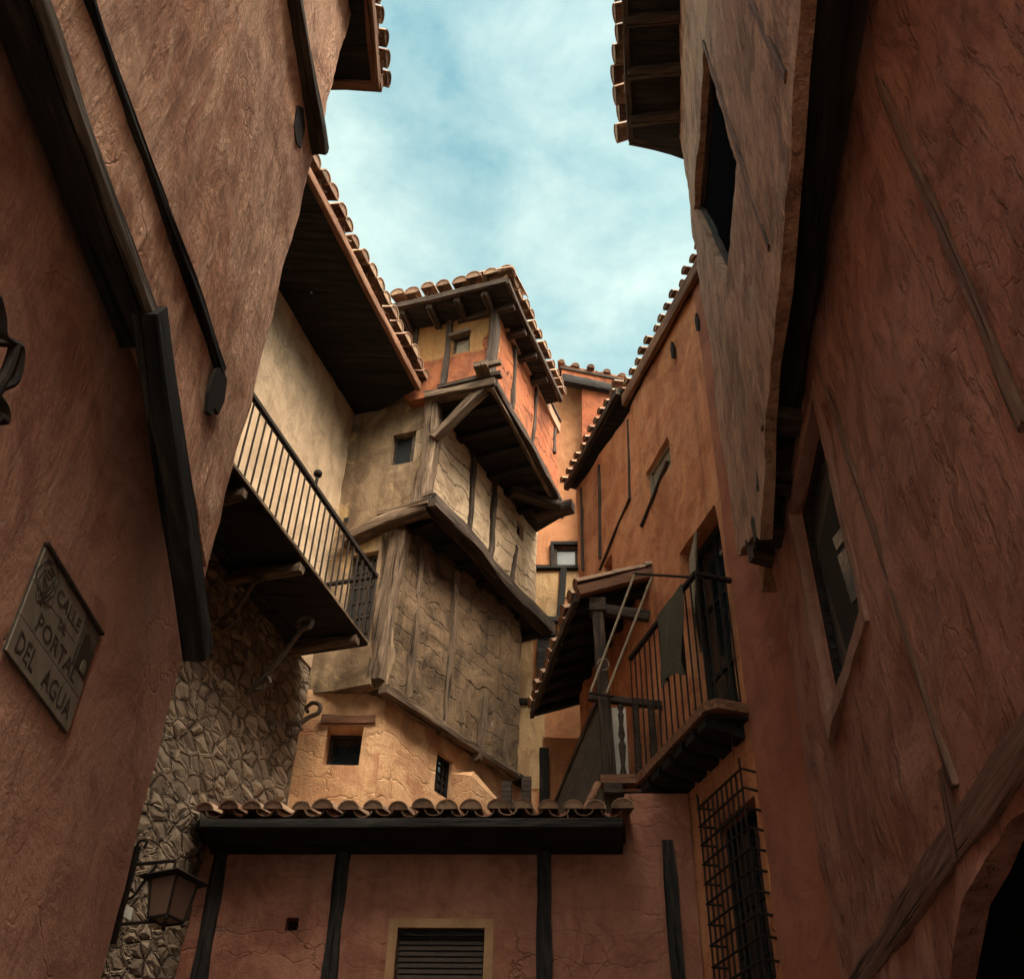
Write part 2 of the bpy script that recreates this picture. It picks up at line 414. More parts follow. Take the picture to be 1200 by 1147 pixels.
M['G'] = plaster('dusky_pink_plaster', (.34, .145, .095), (.43, .21, .15), (.20, .075, .052), strokes=.15, bump=.7, sang=88, grime=.45, bricks=.07, cracks=.2)
M['H'] = plaster('rough_dark_red_plaster', (.31, .135, .098), (.42, .22, .165), (.17, .068, .053), strokes=.45, bump=.7, sang=18, grime=.4, pits=.7, patch=.9, cracks=.12)
M['Hup'] = plaster('ribbed_brown_plaster', (.46, .25, .165), (.66, .43, .30), (.17, .085, .06), strokes=1., bump=1., sang=4, grime=.4, pits=.5)
M['D'] = plaster('brown_orange_plaster', (.44, .19, .085), (.52, .26, .13), (.32, .12, .055), strokes=.3, bump=.5, grime=.4)
M['dpanel'] = plaster('ochre_panel', (.44, .28, .14), (.54, .38, .21), (.28, .16, .08), strokes=.3, bump=.6, grime=.5)
M['surround'] = plaster('ochre_surround', (.40, .235, .125), (.46, .29, .165), (.3, .17, .09), strokes=.15, bump=.3, grime=.2)
M['hsur'] = plaster('paler_window_plaster', (.28, .15, .11), (.36, .22, .17), (.18, .09, .07), strokes=.3, bump=.6)
M['dark'] = plaster('shadowed_back_wall', (.045, .03, .022), (.06, .04, .03), (.03, .02, .015), strokes=.2, bump=.3)
M['wood'] = wood('dark_timber', (.075, .05, .036), (.14, .10, .075), (.022, .016, .013), bump=1.)
M['oldwood'] = wood('weathered_timber', (.20, .135, .088), (.33, .24, .16), (.05, .033, .023), bump=1.)
M['black'] = wood('black_stained_timber', (.03, .027, .026), (.075, .062, .054), (.010, .009, .009), bump=1.)
M['soffit'] = wood('shade_dark_boards', (.022, .02, .019), (.045, .037, .032), (.01, .01, .01))  # near-black colour carries the shade under eaves, jetties and balconies
M['redwood'] = wood('reddish_timber', (.24, .115, .065), (.36, .2, .12), (.11, .05, .03))
M['greywood'] = wood('grey_timber', (.17, .14, .115), (.25, .21, .17), (.07, .055, .045))
M['tile'] = tilemat()
M['stone'] = stonemat()
M['iron'] = simple('wrought_iron', (.014, .012, .012), .85, 0, var=.5, c2=(.03, .019, .014), spec=.15)
M['rust'] = simple('rusty_iron', (.11, .078, .056), .8, .0, c2=(.045, .03, .023))
M['glass'] = glassmat()
M['greycase'] = simple('grey_painted_casement', (.02, .021, .024), .7, 0, spec=.12)
M['htimber'] = wood('red_stained_timber', (.20, .115, .085), (.30, .2, .155), (.10, .05, .036), bump=1.)
M['skyglass'] = glassmat('pale_glass', (.10, .13, .14), .25)
M['matglass'] = glassmat('matt_dark_glass', (.01, .013, .016), .5)
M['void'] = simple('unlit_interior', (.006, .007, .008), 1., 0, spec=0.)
M['lampglass'] = glassmat('dusty_lamp_glass', (.13, .075, .055), .4)
M['blind'] = simple('slatted_blind', (.055, .034, .026), .7, 0)
M['mat'] = simple('woven_green_mat', (.06, .054, .032), .95, 0, sc_=38, c2=(.03, .027, .017), bump=1.)
M['white'] = simple('white_paint', (.68, .64, .57), .6, 0, var=.25, sc_=5)
M['curtain'] = simple('tan_cloth', (.26, .21, .15), .9, 0)
M['slate'] = simple('dark_slate', (.05, .045, .04), .8, 0, c2=(.022, .02, .02))
def slatemat():
    m, nt, bs, out = newmat('hung_slate'); b = NB(nt)
    g = b.n('ShaderNodeSeparateXYZ', inp={0: b.n('ShaderNodeNewGeometry').outputs['Position']})
    cv = b.n('ShaderNodeCombineXYZ', inp={0: g.outputs[1], 1: g.outputs[2]}).outputs[0]
    br = b.n('ShaderNodeTexBrick', inp={'Vector': cv, 'Scale': 1.0, 'Mortar Size': .006, 'Mortar Smooth': .3, 'Brick Width': .11, 'Row Height': .055, 'Color1': (.06, .055, .048, 1), 'Color2': (.025, .022, .02, 1), 'Mortar': (.008, .008, .008, 1)})
    nt.links.new(br.outputs['Color'], bs.inputs['Base Color']); bs.inputs['Roughness'].default_value = .75
    f = b.noise(b.coord(), 20, 5, .7)
    nt.links.new(b.bump(b.math('ADD', b.math('MULTIPLY', br.outputs['Fac'], -1.0), b.math('MULTIPLY', f, .8)), .8, .012), bs.inputs['Normal']); return m
M['slate'] = slatemat()
M['rope'] = simple('bamboo_pole', (.34, .27, .19), .8, 0)
M['ceramic'] = simple('grey_ceramic', (.25, .205, .16), .6, 0, var=.35, sc_=9, bump=.05)
M['glaze'] = simple('dark_glaze', (.05, .038, .03), .5, 0, var=.4, sc_=14)
M['midglaze'] = simple('brown_grey_glaze', (.12, .1, .08), .5, 0, var=.5, sc_=18)
M['cobble'] = simple('cobblestones', (.20, .165, .13), .9, 0, var=.5, sc_=4, bump=.8)

# ------------------------------------------------------------------ ground
gv = []; gf = []; N = 40
for i in range(N+1):
    for j in range(N+1):
        x = -60+120*i/N; y = -60+120*j/N
        gv.append((x, y, .0))
for i in range(N):
    for j in range(N): a = i*(N+1)+j; gf.append((a, a+N+1, a+N+2, a+1))
g = obj('ground', gv, gf, M['cobble'], None, loc=(0, 0, 0)); g['kind'] = 'structure'

UP = Vector((0, 0, 1))
def beam_px(pl, a, b, w, h, mat, parent, k=.0, name='beam', **kw):
    """beam along a plane between pixels a,b; w = visible width, h = depth out of the wall, k = offset of centre"""
    p = pl.P(*a)+pl.n*k; q = pl.P(*b)+pl.n*k
    return beam(p, q, w, h, mat, parent, name=name, up=pl.n, **kw)
def pane_in(pl, rect, depth, mat, parent, name='pane', grow=.02):
    u0, u1, w0, w1 = rect
    c = pl.at((u0+u1)/2, (w0+w1)/2, -depth)
    return boxdir(c, pl.d*((u1-u0)/2+grow), pl.n*.012, UP*((w1-w0)/2+grow), name, mat, parent)
def window(pl, rect, parent, mat, glass, depth=.14, fw=.055, bars=(1, 0), label=None, inner=True):
    """a window part: frame with sub-part panes"""
    u0, u1, w0, w1 = rect; k = -depth
    vs = []; fs = []
    def bx(a0, a1, b0, b1, k0, k1):
        b = len(vs)
        for a in (a0, a1):
            for c in (b0, b1):
                for kk in (k0, k1): vs.append(pl.at(a, c, kk))
        for f in [(0, 1, 3, 2), (4, 6, 7, 5), (0, 4, 5, 1), (2, 3, 7, 6), (0, 2, 6, 4), (1, 5, 7, 3)]: fs.append(tuple(i+b for i in f))
    g_ = .01
    bx(u0-g_, u0+fw, w0-g_, w1+g_, k-.03, k+.03); bx(u1-fw, u1+g_, w0-g_, w1+g_, k-.03, k+.03)
    bx(u0+fw, u1-fw, w0-g_, w0+fw, k-.03, k+.028); bx(u0+fw, u1-fw, w1-fw, w1+g_, k-.03, k+.028)
    for i in range(bars[0]):
        c = u0+(u1-u0)*(i+1)/(bars[0]+1); bx(c-fw*.35, c+fw*.35, w0+fw, w1-fw, k-.025, k+.02)
    for i in range(bars[1]):
        c = w0+(w1-w0)*(i+1)/(bars[1]+1); bx(u0+fw, u1-fw, c-fw*.3, c+fw*.3, k-.025, k+.016)
    f = obj('window_frame', vs, fs, mat, parent, label=label)
    p = pane_in(pl, rect, depth+.012, glass, f)
    return f

# ================================================================== HOUSE A (left, near)
ALO = Plane(-2.1, 0, 3.4); AUP = Plane(-1.86, 0, 3.4)
A = root('plaster_house', 'tall brown plastered house on the left, dark beam under its overhanging upper wall', 'house', (-2.6, 0, 0))
uc = (ALO.px(212, 770)[0]+ALO.px(130, 1110)[0])/2
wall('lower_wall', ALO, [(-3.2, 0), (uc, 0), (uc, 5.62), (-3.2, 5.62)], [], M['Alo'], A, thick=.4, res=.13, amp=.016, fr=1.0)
ucu = (AUP.px(240, 660)[0]+AUP.px(365, 200)[0])/2
zA = 5.47; zAT = AUP.px(409, 5)[1]
zband = 8.55*1.0
pb = AUP.px(368, 165)
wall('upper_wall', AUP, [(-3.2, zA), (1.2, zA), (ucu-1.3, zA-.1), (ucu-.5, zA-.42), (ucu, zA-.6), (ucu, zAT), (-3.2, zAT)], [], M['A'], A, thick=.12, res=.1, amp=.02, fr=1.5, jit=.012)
prism('core', [(-2.55, -3.0, 0), (-2.25, uc-.25, 0), (-8, uc-.25, 0), (-8, -3.0, 0)], (0, 0, 5.5), M['dark'], A)
prism('end_wall', [(-2.2, -3.0, 5.62), (AUP.at(ucu, 0).x-.02, ucu-.0, 5.4), (-8, ucu+.0, 5.62), (-8, -3.0, 5.62)], (0, 0, zAT-5.62), M['A'], A)
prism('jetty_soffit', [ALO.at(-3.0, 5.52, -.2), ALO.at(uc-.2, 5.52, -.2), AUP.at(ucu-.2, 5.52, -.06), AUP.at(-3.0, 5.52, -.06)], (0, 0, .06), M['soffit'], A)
# edge beam lying along the bottom of the jetty, then the deeper one to the corner
e0 = AUP.P(47, 0); e1 = AUP.P(189, 402)
ed = (e1-e0).normalized()
beam(e0-ed*6, e1, .045, .07, M['greywood'], A, name='edge_beam', rough=.008)
beam(e0-ed*6+Vector((-.11, 0, .02)), e1+Vector((-.11, 0, .02)), .15, .13, M['black'], A, name='jetty_beam', rough=.004)
b0 = AUP.P(180, 402)+AUP.n*.0; b1 = AUP.off(-.02).P(231, 765)
beam(b0-(b1-b0).normalized()*.15, b1, .12, .16, M['black'], A, name='corner_beam', rough=.006)
# dark batten with the iron bracket at its end
c0 = AUP.P(103, 0); c1 = AUP.P(255, 435); cd = (c1-c0).normalized()
beam(c0-cd*5+AUP.n*.01, c1+AUP.n*.01, .045, .05, M['black'], A, name='batten', rough=.02, up=AUP.n)
PLa = AUP.off(.015)
br = prism('iron_bracket', [PLa.P(*q) for q in ((249, 432), (257, 430), (262, 445), (259, 470), (252, 486), (248, 478), (243, 487), (239, 482), (241, 458))], AUP.n*.02, M['iron'], A)
an = prism('tie_anchor', [AUP.P(*q)+AUP.n*.0 for q in ((347, 124), (353, 127), (355, 150), (350, 174), (345, 168), (342, 148))], AUP.n*.018, M['iron'], A)
h0 = AUP.P(338, 0); h1 = AUP.P(367, 178); hd = (h1-h0).normalized()
beam(h0-hd*6+AUP.n*.04, h1+AUP.n*.04, .12, .12, M['wood'], A, name='timber_band', rough=.02, up=AUP.n)
tube([AUP.at(ucu-.02, 7.35, .02), AUP.at(ucu+.1, 7.33, .10), AUP.at(ucu+.22, 7.36, .14), AUP.at(ucu+.28, 7.45, .12)], .006, M['iron'], A, 'wire_hook', seg=5)
# eave over the alley
zE = zAT
q1 = HZ(388, 104, zE); q2 = HZ(441, 104, zE); q3 = HZ(433, 0, zE); dd = (q2-q3).normalized()
prism('roof', [q1+Vector((-4, .5, 0)), q1, q2, q2-dd*9, q2-dd*9+Vector((-5, 0, 0))], (0, 0, .1), M['soffit'], A)
beam(q2-dd*9+UP*.02, q2+UP*.02, .08, .16, M['redwood'], A, name='eave_board')
tiles(q2-dd*9+Vector((.06, 0, .14)), q2+Vector((.06, 0, .14)), Vector((-1, 0, 0)), .35, 1.2, M['tile'], A, rows=2)
beam(q1+Vector((-1.5, -.03, .05)), q2+Vector((.05, -.03, .05)), .1, .18, M['redwood'], A, name='verge_board', rough=.015)

# street sign: tiled plaque set in the lower wall
SP = ALO.off(.006)
sr = SP.rect([(52, 642), (117, 748), (73, 860), (5, 755)])
u0, u1, w0, w1 = sr
S = root('street_sign', 'grey ceramic tile street sign reading CALLE DEL PORTAL DEL AGUA under a dark ledge', 'street sign', SP.at((u0+u1)/2, w0))
tw = (u1-u0)/4; thh = (w1-w0)/3
SPc = SP.off(.006)
def tl(i, j, ni=1, nj=1, mat='ceramic', name='tile', g=.0025):
    a0 = u0+tw*i+g; a1 = u0+tw*(i+ni)-g; b1 = w1-thh*j-g; b0 = w1-thh*(j+nj)+g
    return boxdir(SP.at((a0+a1)/2, (b0+b1)/2, .006), SP.d*((a1-a0)/2), SP.n*.004, UP*((b1-b0)/2), name, M[mat], S)
boxdir(SP.at((u0+u1)/2, (w0+w1)/2, 0), SP.d*((u1-u0)/2+.002), SP.n*.004, UP*((w1-w0)/2+.002), 'backing', M['glaze'], S)
for i in range(4):
    for j in range(3):
        if i == 3 and j <= 0: tl(i, j, mat='midglaze')
        else: tl(i, j, mat='ceramic')
# ledge over the sign
boxdir(SP.at((u0+u1)/2, w1+.010, .012), SP.d*((u1-u0)/2+.01), SP.n*.012, UP*.006, 'ledge', M['wood'], S)
def text_mesh(txt, size, sx=1.0):
    cu = bpy.data.curves.new('t', 'FONT'); cu.body = txt; cu.size = size; cu.extrude = .0018; cu.align_x = 'LEFT'; cu.resolution_u = 2
    ob = bpy.data.objects.new('t', cu); COL.objects.link(ob); bpy.context.view_layer.update()
    me = bpy.data.meshes.new_from_object(ob.evaluated_get(bpy.context.evaluated_depsgraph_get()))
    vs = [Vector(v.co) for v in me.vertices]; fs = [tuple(p.vertices) for p in me.polygons]
    bpy.data.objects.remove(ob); bpy.data.meshes.remove(me); return vs, fs
def write(txt, pl, ua, ub, wb, hgt, mat, parent, name='lettering'):
    vs, fs = text_mesh(txt, 1.0)
    x0 = min(v.x for v in vs); x1 = max(v.x for v in vs); y0 = min(v.y for v in vs); y1 = max(v.y for v in vs)
    out = [pl.at(ua+(v.x-x0)/(x1-x0)*(ub-ua), wb+(v.y-y0)/(y1-y0)*hgt, v.z) for v in vs]
    return obj(name, out, fs, mat, parent)
LT = SP.off(.0105)
def W(fr): return w1-(w1-w0)*fr
def U(fr): return u0+(u1-u0)*fr
write('CALLE', LT, U(.31), U(.70), W(.24), (w1-w0)*.13, M['glaze'], S)
write('DEL', LT, U(.44), U(.56), W(.39), (w1-w0)*.08, M['glaze'], S)
write('PORTAL', LT, U(.20), U(.86), W(.625), (w1-w0)*.155, M['glaze'], S)
write('DEL', LT, U(.07), U(.335), W(.93), (w1-w0)*.175, M['glaze'], S)
write('AGUA', LT, U(.47), U(.93), W(.93), (w1-w0)*.175, M['glaze'], S)
# heraldic shield wreath in the upper left, gate picture upper right
EM = SP.off(.011)
em = ([], [])
cu_, cw_ = U(.145), W(.22)
for k in range(5):
    rr = .045+.008*k
    pts = [EM.at(cu_+rr*1.15*math.cos(a)*(1+.14*math.sin(a*5+k)), cw_+rr*1.25*math.sin(a)*(1+.12*math.cos(a*4+k*2)), .0) for a in [i*math.pi/10 for i in range(20)]+[0]]
    if k in (0, 2, 4): tube(pts, .0028, None, None, '', seg=5, sub=2, join=em)
sh = [(-.03, .04), (.03, .04), (.032, 0), (0, -.045), (-.032, 0), (-.03, .04)]
tube([EM.at(cu_+a, cw_+b_) for a, b_ in sh], .004, None, None, '', seg=5, sub=1, join=em)
tube([EM.at(cu_+a, cw_+b_) for a, b_ in [(-.02, .02), (.02, .02), (.018, -.01), (-.018, -.01), (-.02, .02)]], .003, None, None, '', seg=5, sub=1, join=em)
for a0_, s_ in ((-.02, -1), (.02, 1), (.0, 1)):
    tube([EM.at(cu_+a0_+.008*math.sin(t*1.3)*s_, cw_-.06-.009*t) for t in range(6)], .0035, None, None, '', seg=5, sub=2, join=em)
obj('emblem', em[0], em[1], M['glaze'], S)
gp = SP.off(.0105)
def flat(name, pts, mat, k=.0): return prism(name, [gp.at(a, b_, k) for a, b_ in pts], gp.n*.002, mat, S)
flat('gate_picture', [(U(.735), W(.10)), (U(.99), W(.03)), (U(.99), W(.50)), (U(.735), W(.50))], M['midglaze'])
flat('gate_tower', [(U(.78), W(.30)), (U(.80), W(.16)), (U(.86), W(.12)), (U(.92), W(.22)), (U(.98), W(.24)), (U(.98), W(.48)), (U(.78), W(.48))], M['glaze'], .0025)
flat('gate_opening', [(U(.86), W(.48)), (U(.86), W(.40)), (U(.88), W(.36)), (U(.91), W(.36)), (U(.93), W(.40)), (U(.93), W(.48))], M['ceramic'], .005)
# left iron lamp bracket at the frame edge
LB = ALO.off(.28)
K = root('wall_bracket', 'scrolled black iron bracket fixed to the brown wall above the street sign', 'iron bracket', ALO.P(-10, 420))
tube([LB.P(*q) for q in ((-4, 348), (2, 372), (4, 395), (18, 404), (24, 412), (18, 445), (0, 455), (-8, 470))], .017, M['iron'], K, 'scroll')
tube([LB.P(*q) for q in ((-30, 400), (5, 402), (20, 403))], .014, M['iron'], K, 'arm')
tube([LB.P(*q) for q in ((18, 404), (8, 435), (-6, 460), (4, 478), (5, 492), (-2, 488))], .02, M['iron'], K, 'curl')
tube([ALO.P(-40, 400), LB.P(-30, 400)], .02, M['iron'], K, 'fixing')

# ================================================================== CORNER HOUSE B
GP = Plane(0, 9.5, -85)
gl = GP.P(240, 993)
B_ = Plane(gl.x, gl.y, 18.5)
Bc = B_.P(405, 540)
BF = Plane(Bc.x, Bc.y, -70); BL = Plane(Bc.x, Bc.y, -88)
B = root('corner_house', 'cream upper wall over rough rubble stone at the left, with the long railed balcony', 'house', (Bc.x-1.5, Bc.y-2, 0))
zBs = B_.px(408, 478)[1]
ubc = B_.uw(Bc)[0]; nearu = ubc-9
zfl = HZ(430, 750, 0)  # placeholder
OB = B_.off(.85)
zf = OB.P(430, 750).z
zst = zf-.05
wall('stone_wall', B_, [(nearu, 0), (ubc+.25, 0), (ubc+.25, zst-.0), (nearu, zst)], [], M['stone'], B, thick=.3, res=.055, amp=.05, fr=.9)
# wavy top of the cream wall under the eave
wall('cream_wall', B_.off(.02), [(nearu, zst), (ubc+.25, zst), (ubc+.25, zBs+.3), (nearu, zBs+.3)], [], M['cream'], B, thick=.3, res=.1, amp=.035, fr=.9)
ncore = [B_.at(nearu, 0, -.3), B_.at(ubc+.0, 0, -.3), B_.at(ubc+.0, 0, -5), B_.at(nearu, 0, -5)]
prism('core', ncore, (0, 0, zBs+.2), M['dark'], B)
# roof: soffit slab, boards, tiles
so = [HZ(488, 456, zBs), HZ(364, 215, zBs)]
edir = B_.d
E1 = so[0]; E0 = so[0]-edir*((so[0]-so[1]).length+3.0)
inn1 = B_.at(ubc+.3, 0, -.4); inn1.z = zBs; inn0 = inn1-edir*10
prism('roof', [E0, E1, inn1, inn0], (0, 0, .12), M['soffit'], B)
beam(E0+UP*.03+B_.n*.03, E1+UP*.03+B_.n*.03, .07, .13, M['redwood'], B, name='eave_board', rough=.008)
tiles(E0+UP*.17+B_.n*.10, E1+UP*.17+B_.n*.10, -B_.n, .3, 1.6, M['tile'], B, pitch=.235, r=.112, rows=3, ch=.1)
# under the eave, shade is put into the dark soffit colour
# balcony
near = zf
fe1 = OB.at(OB.px(431, 752)[0], zf); fe0 = fe1-edir*6.5
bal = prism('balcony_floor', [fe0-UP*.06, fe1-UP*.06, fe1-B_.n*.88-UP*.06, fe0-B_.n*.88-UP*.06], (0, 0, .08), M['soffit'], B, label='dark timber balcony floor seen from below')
beam(fe0-UP*.02+B_.n*.0, fe1-UP*.02+B_.n*.0, .03, .04, M['oldwood'], bal, name='floor_edge', rough=.003)
hr = 1.02
th0 = OB.P(436, 668); hr = th0.z-zf
beam(fe0+UP*hr, fe1+UP*hr, .05, .055, M['iron'], bal, name='handrail', rough=.002)
L = (fe1-fe0).length; nb = int(L/.128)
for i in range(nb):
    p = fe1-edir*(.02+i*.128)
    tube([p+UP*.0, p+UP*(hr-.02)], .011, M['iron'], bal, 'baluster', seg=6)
tube([fe1, fe1+UP*hr], .016, M['iron'], bal, 'baluster', seg=6)
sidep = fe1-B_.n*.85
beam(fe1+UP*hr, sidep+UP*hr, .05, .04, M['iron'], bal, name='handrail', rough=.002)
# ball finial
kp = OB.P(362, 560); 
fn = fe1-edir*((fe1-OB.at(OB.px(366, 590)[0], zf)).length); fn = Vector((fn.x, fn.y, zf+hr))
def ball(c, r, name, mat, parent, sz=1.0):
    vs = []; fs = []; a = 10; h = 7
    for i in range(h+1):
        for j in range(a):
            t = math.pi*i/h; s = 2*math.pi*j/a; vs.append(Vector(c)+Vector((r*math.sin(t)*math.cos(s), r*math.sin(t)*math.sin(s), r*sz*math.cos(t))))
    for i in range(h):
        for j in range(a): fs.append((i*a+j, i*a+(j+1) % a, (i+1)*a+(j+1) % a, (i+1)*a+j))
    return obj(name, vs, fs, mat, parent, smooth=60)
tube([fn, fn+UP*.16], .018, M['iron'], bal, 'finial_stem', seg=8)
ball(fn+UP*.2, .05, 'finial', M['iron'], bal)
# joists under the balcony with worn ends
for (px_, py_) in ((285, 583), (352, 668), (418, 748), (240, 500)):
    e = OB.P(px_, py_); u = OB.uw(e)[0]
    a = B_.at(u, zf-.15, -.05); b_ = B_.at(u, zf-.15, .86)
    beam(a, b_, .13, .13, M['oldwood'], bal, name='joist', rough=.03, taper=.3)
for i in range(7):
    u = OB.uw(fe1)[0]-.5-i*.9
    beam(B_.at(u-.43, zf-.075, .12), B_.at(u+.43, zf-.075, .12), .12, .03, M['soffit'], bal, name='board', rough=.004, up=UP)
# scrolled iron struts from wall to balcony
def strut(pa, pb, ua):
    pa = Vector(pa); pb = Vector(pb)
    d_ = pb-pa; m_ = pa+d_*.55-UP*.05
    t_ = B_.n
    tube([pa, pa+d_*.5-UP*.03, pb-t_*.06, pb+UP*.03+t_*.04, pb+UP*.12+t_*.05, pb+UP*.17-t_*.04, pb+UP*.12-t_*.12, pb+UP*.06-t_*.09], .03, M['rust'], B, 'iron_strut', seg=7, taper=.3)
    c = pa+d_*.28-UP*.10
    sp = [c+(t_*math.cos(a)+UP*math.sin(a))*(.10-.010*a/1.2) for a in [k*.7 for k in range(10)]]
    tube(sp, .024, M['rust'], B, 'scroll', seg=6, sub=2)
for (qa, qb) in (((248, 735), (308, 662)), ((282, 815), (362, 718)), ((330, 850), (372, 818))):
    pa = B_.P(*qa)+B_.n*.06
    # the strut end lies out from the wall at the same place along it
    u = B_.uw(pa)[0]
    r_ = ray(*qb); # plane perpendicular to wall through pa
    nn = B_.d; t = (pa+B_.d*.05-CAM).dot(nn)/r_.dot(nn); pb_ = CAM+r_*t
    if (pb_-pa).length > 1.4: pb_ = pa+(pb_-pa).normalized()*1.4
    strut(pa, pb_-UP*.22, u)

# ================================================================== JETTIED HOUSE C
T = BF.off(.14)
c1 = T.P(580, 410)
T1F = Plane(c1.x, c1.y, -71.5); T1R = Plane(c1.x, c1.y, 22)
c2 = BF.off(.03).P(502, 540); S2R = Plane(c2.x, c2.y, 29.3)
S3F = BF.off(-.12); c3 = S3F.P(463, 715); S3R = Plane(c3.x, c3.y, 36)
cl = S3R.off(-.10).P(449, 850); LR = Plane(cl.x, cl.y, 34.7); BL = Plane(Bc.x, Bc.y, math.degrees(math.atan2(Bc.x-cl.x, Bc.y-cl.y)))
Cc = root('jettied_house', 'timber-framed house stepping outward storey by storey, tiled roof on top, centre', 'house', (c2.x+.6, c2.y+1.6, 0))
zT0 = T1F.px(578, 449)[1]; zTt = T1F.px(583, 366)[1]
zS2t = zT0-.12; zS2b = S2R.px(505, 603)[1]; zS3b = S3R.px(447, 803)[1]
print('levels', zT0, zTt, zS2b, zS3b, c1, c2, c3, cl)
zLt = zS3b+.02
# front window wall (continuous with the inner corner)
ubf = lambda P3: BF.uw(P3)[0]
u_c = BF.uw(Bc)[0]
sgn = 1 if ubf(c2) > u_c else -1
wr = BF.rect([(461, 510), (500, 501), (495, 538), (455, 547)])
dr = BF.rect([(412, 652), (441, 645), (434, 752), (395, 760)])
pz = [(u_c, zLt), (u_c, zBs+.3), (ubf(c2), zBs+.3), (ubf(c2), zS2b-.06), (ubf(BF.P(446, 640)), zS2b-.06), (ubf(BF.P(444, 720)), zLt)]
wall('front_wall', BF, pz, [rq(wr), rq((dr[0], dr[1], max(dr[2], zLt+.05), dr[3]))], M['ochre'], Cc, thick=.3, res=.11, amp=.03, fr=1.2)
dr = (dr[0], dr[1], max(dr[2], zLt+.05), dr[3])
wf = window(BF, wr, Cc, M['wood'], M['matglass'], depth=.12, fw=.032, bars=(1, 0), label='small grey window with one board shutter')
um = (wr[0]+wr[1])/2
sd_ = [um, wr[1]] if BF.uw(BF.P(480, 520))[0] < wr[1] and sgn > 0 else [wr[0], um]
pane_in(BF, (min(sd_)+.02, max(sd_)-.03, wr[2]+.05, wr[3]-.05), .075, M['greywood'], wf, 'board_shutter', grow=-.0)
df = window(BF, dr, Cc, M['wood'], M['glass'], depth=.1, fw=.06, bars=(2, 5), label='dark lattice door behind the balcony railing')
beam_px(BF, (406, 640), (503, 600), .17, .2, M['oldwood'], Cc, k=.06, name='door_lintel', rough=.03, bend=.02)
beam_px(BF, (448, 610), (507, 599), .06, .16, M['oldwood'], Cc, k=.09, name='ledge_timber', rough=.02)
prism('wall_vent', [BF.P(*q)+BF.n*.005 for q in ((404, 608), (409, 607), (408, 612), (403, 612))], BF.n*.015, M['black'], Cc)
# lower ochre storeys
wl = BL.rect([(383, 851), (426, 851), (421, 897), (379, 896)])
ul0 = BL.uw(Bc)[0]; ul1 = BL.uw(cl)[0]
wall('lower_wall', BL, [(ul0, 0), (ul1, 0), (ul1, zLt), (ul0, zLt+.05)], [rq(wl)], M['low'], Cc, thick=.35, res=.12, amp=.02)
wn = window(BL, wl, Cc, M['wood'], M['glass'], depth=.24, fw=.035, bars=(0, 0), label='small square deep-set window')
beam_px(BL, (377, 845), (440, 845), .10, .1, M['redwood'], Cc, k=.0, name='window_lintel', rough=.02)
lr1 = LR.P(600, 905); ulr0 = LR.uw(cl)[0]; ulr1 = LR.uw(lr1)[0]+.6
wlr = LR.rect([(512, 878), (530, 893), (528, 940), (510, 925)])
wall('side_wall', LR, [(ulr0, 0), (ulr1, 0), (ulr1, zLt+.05), (ulr0, zLt+.05)], [rq(wlr)], M['low'], Cc, thick=.3, res=.12, amp=.02)
window(LR, wlr, Cc, M['iron'], M['glass'], depth=.08, fw=.02, bars=(2, 4), label='narrow barred window in the side wall')
# plaster buttress beside the barred window
bp = LR.off(.32)
b0_ = LR.P(530, 900); b1_ = LR.P(583, 930)
ba = LR.uw(b0_)[0]; bb = LR.uw(b1_)[0]; zt = bp.P(548, 880).z
vs = [LR.at(ba, 4, 0), LR.at(ba, 4, .30), LR.at(bb, 4, .30), LR.at(bb, 4, 0), LR.at(ba, zt-.15, 0), LR.at(ba, zt-.25, .3), LR.at(bb, zt-.45, .30), LR.at(bb, zt-.25, 0), LR.at((ba+bb)/2-.15, zt, .08)]
obj('buttress', vs, [(0, 1, 5, 4), (1, 2, 6, 5), (2, 3, 7, 6), (4, 5, 8), (5, 6, 8), (6, 7, 8), (7, 4, 8), (0, 3, 2, 1)], M['low'], Cc)
# storey 3
s3r = S3R.P(600, 800); us0 = S3R.uw(c3)[0]; us1 = S3R.uw(s3r)[0]
wall('third_storey_side', S3R, [(us0-.02, zS3b), (us1+.2, zS3b), (us1+.2, zS2b), (us0, zS2b)], [], M['adobe2'], Cc, thick=.25, res=.09, amp=.05, fr=1.4, jit=.03)
uf0 = S3F.px(436, 720)[0]; uf1 = S3F.uw(c3)[0]
wall('third_storey_front', S3F, [(uf0, zS3b+.02), (uf1, zS3b+.02), (uf1, zS2b), (uf0, zS2b)], [], M['ochre'], Cc, thick=.2, res=.1, amp=.02, jit=.01)
beam_px(S3F, (471, 628), (440, 800), .2, .18, M['oldwood'], Cc, k=.03, name='corner_post', rough=.035)
for a, b_ in (((493, 645), (477, 818)), ((534, 670), (519, 860)), ((567, 808), (557, 890)), ((523, 690), (516, 760))):
    if a[0] == 523: continue
    beam_px(S3R, a, b_, .085, .09, M['oldwood'], Cc, k=.0, name='stud', rough=.03)
beam_px(S3R, (497, 690), (487, 700), .04, .05, M['oldwood'], Cc, name='peg')
beam(S3R.at(us0-.05, zS3b-.03, .0), S3R.at(us1+.15, zS3b-.03, .0), .12, .1, M['oldwood'], Cc, name='sill_beam', rough=.03)
prism('lower_soffit', [S3R.at(us0, zS3b-.02, .03), S3R.at(us1+.3, zS3b-.02, .03), LR.at(ulr1+.2, zS3b-.02, -.2), LR.at(ulr0, zS3b-.02, -.2)], (0, 0, .06), M['soffit'], Cc)
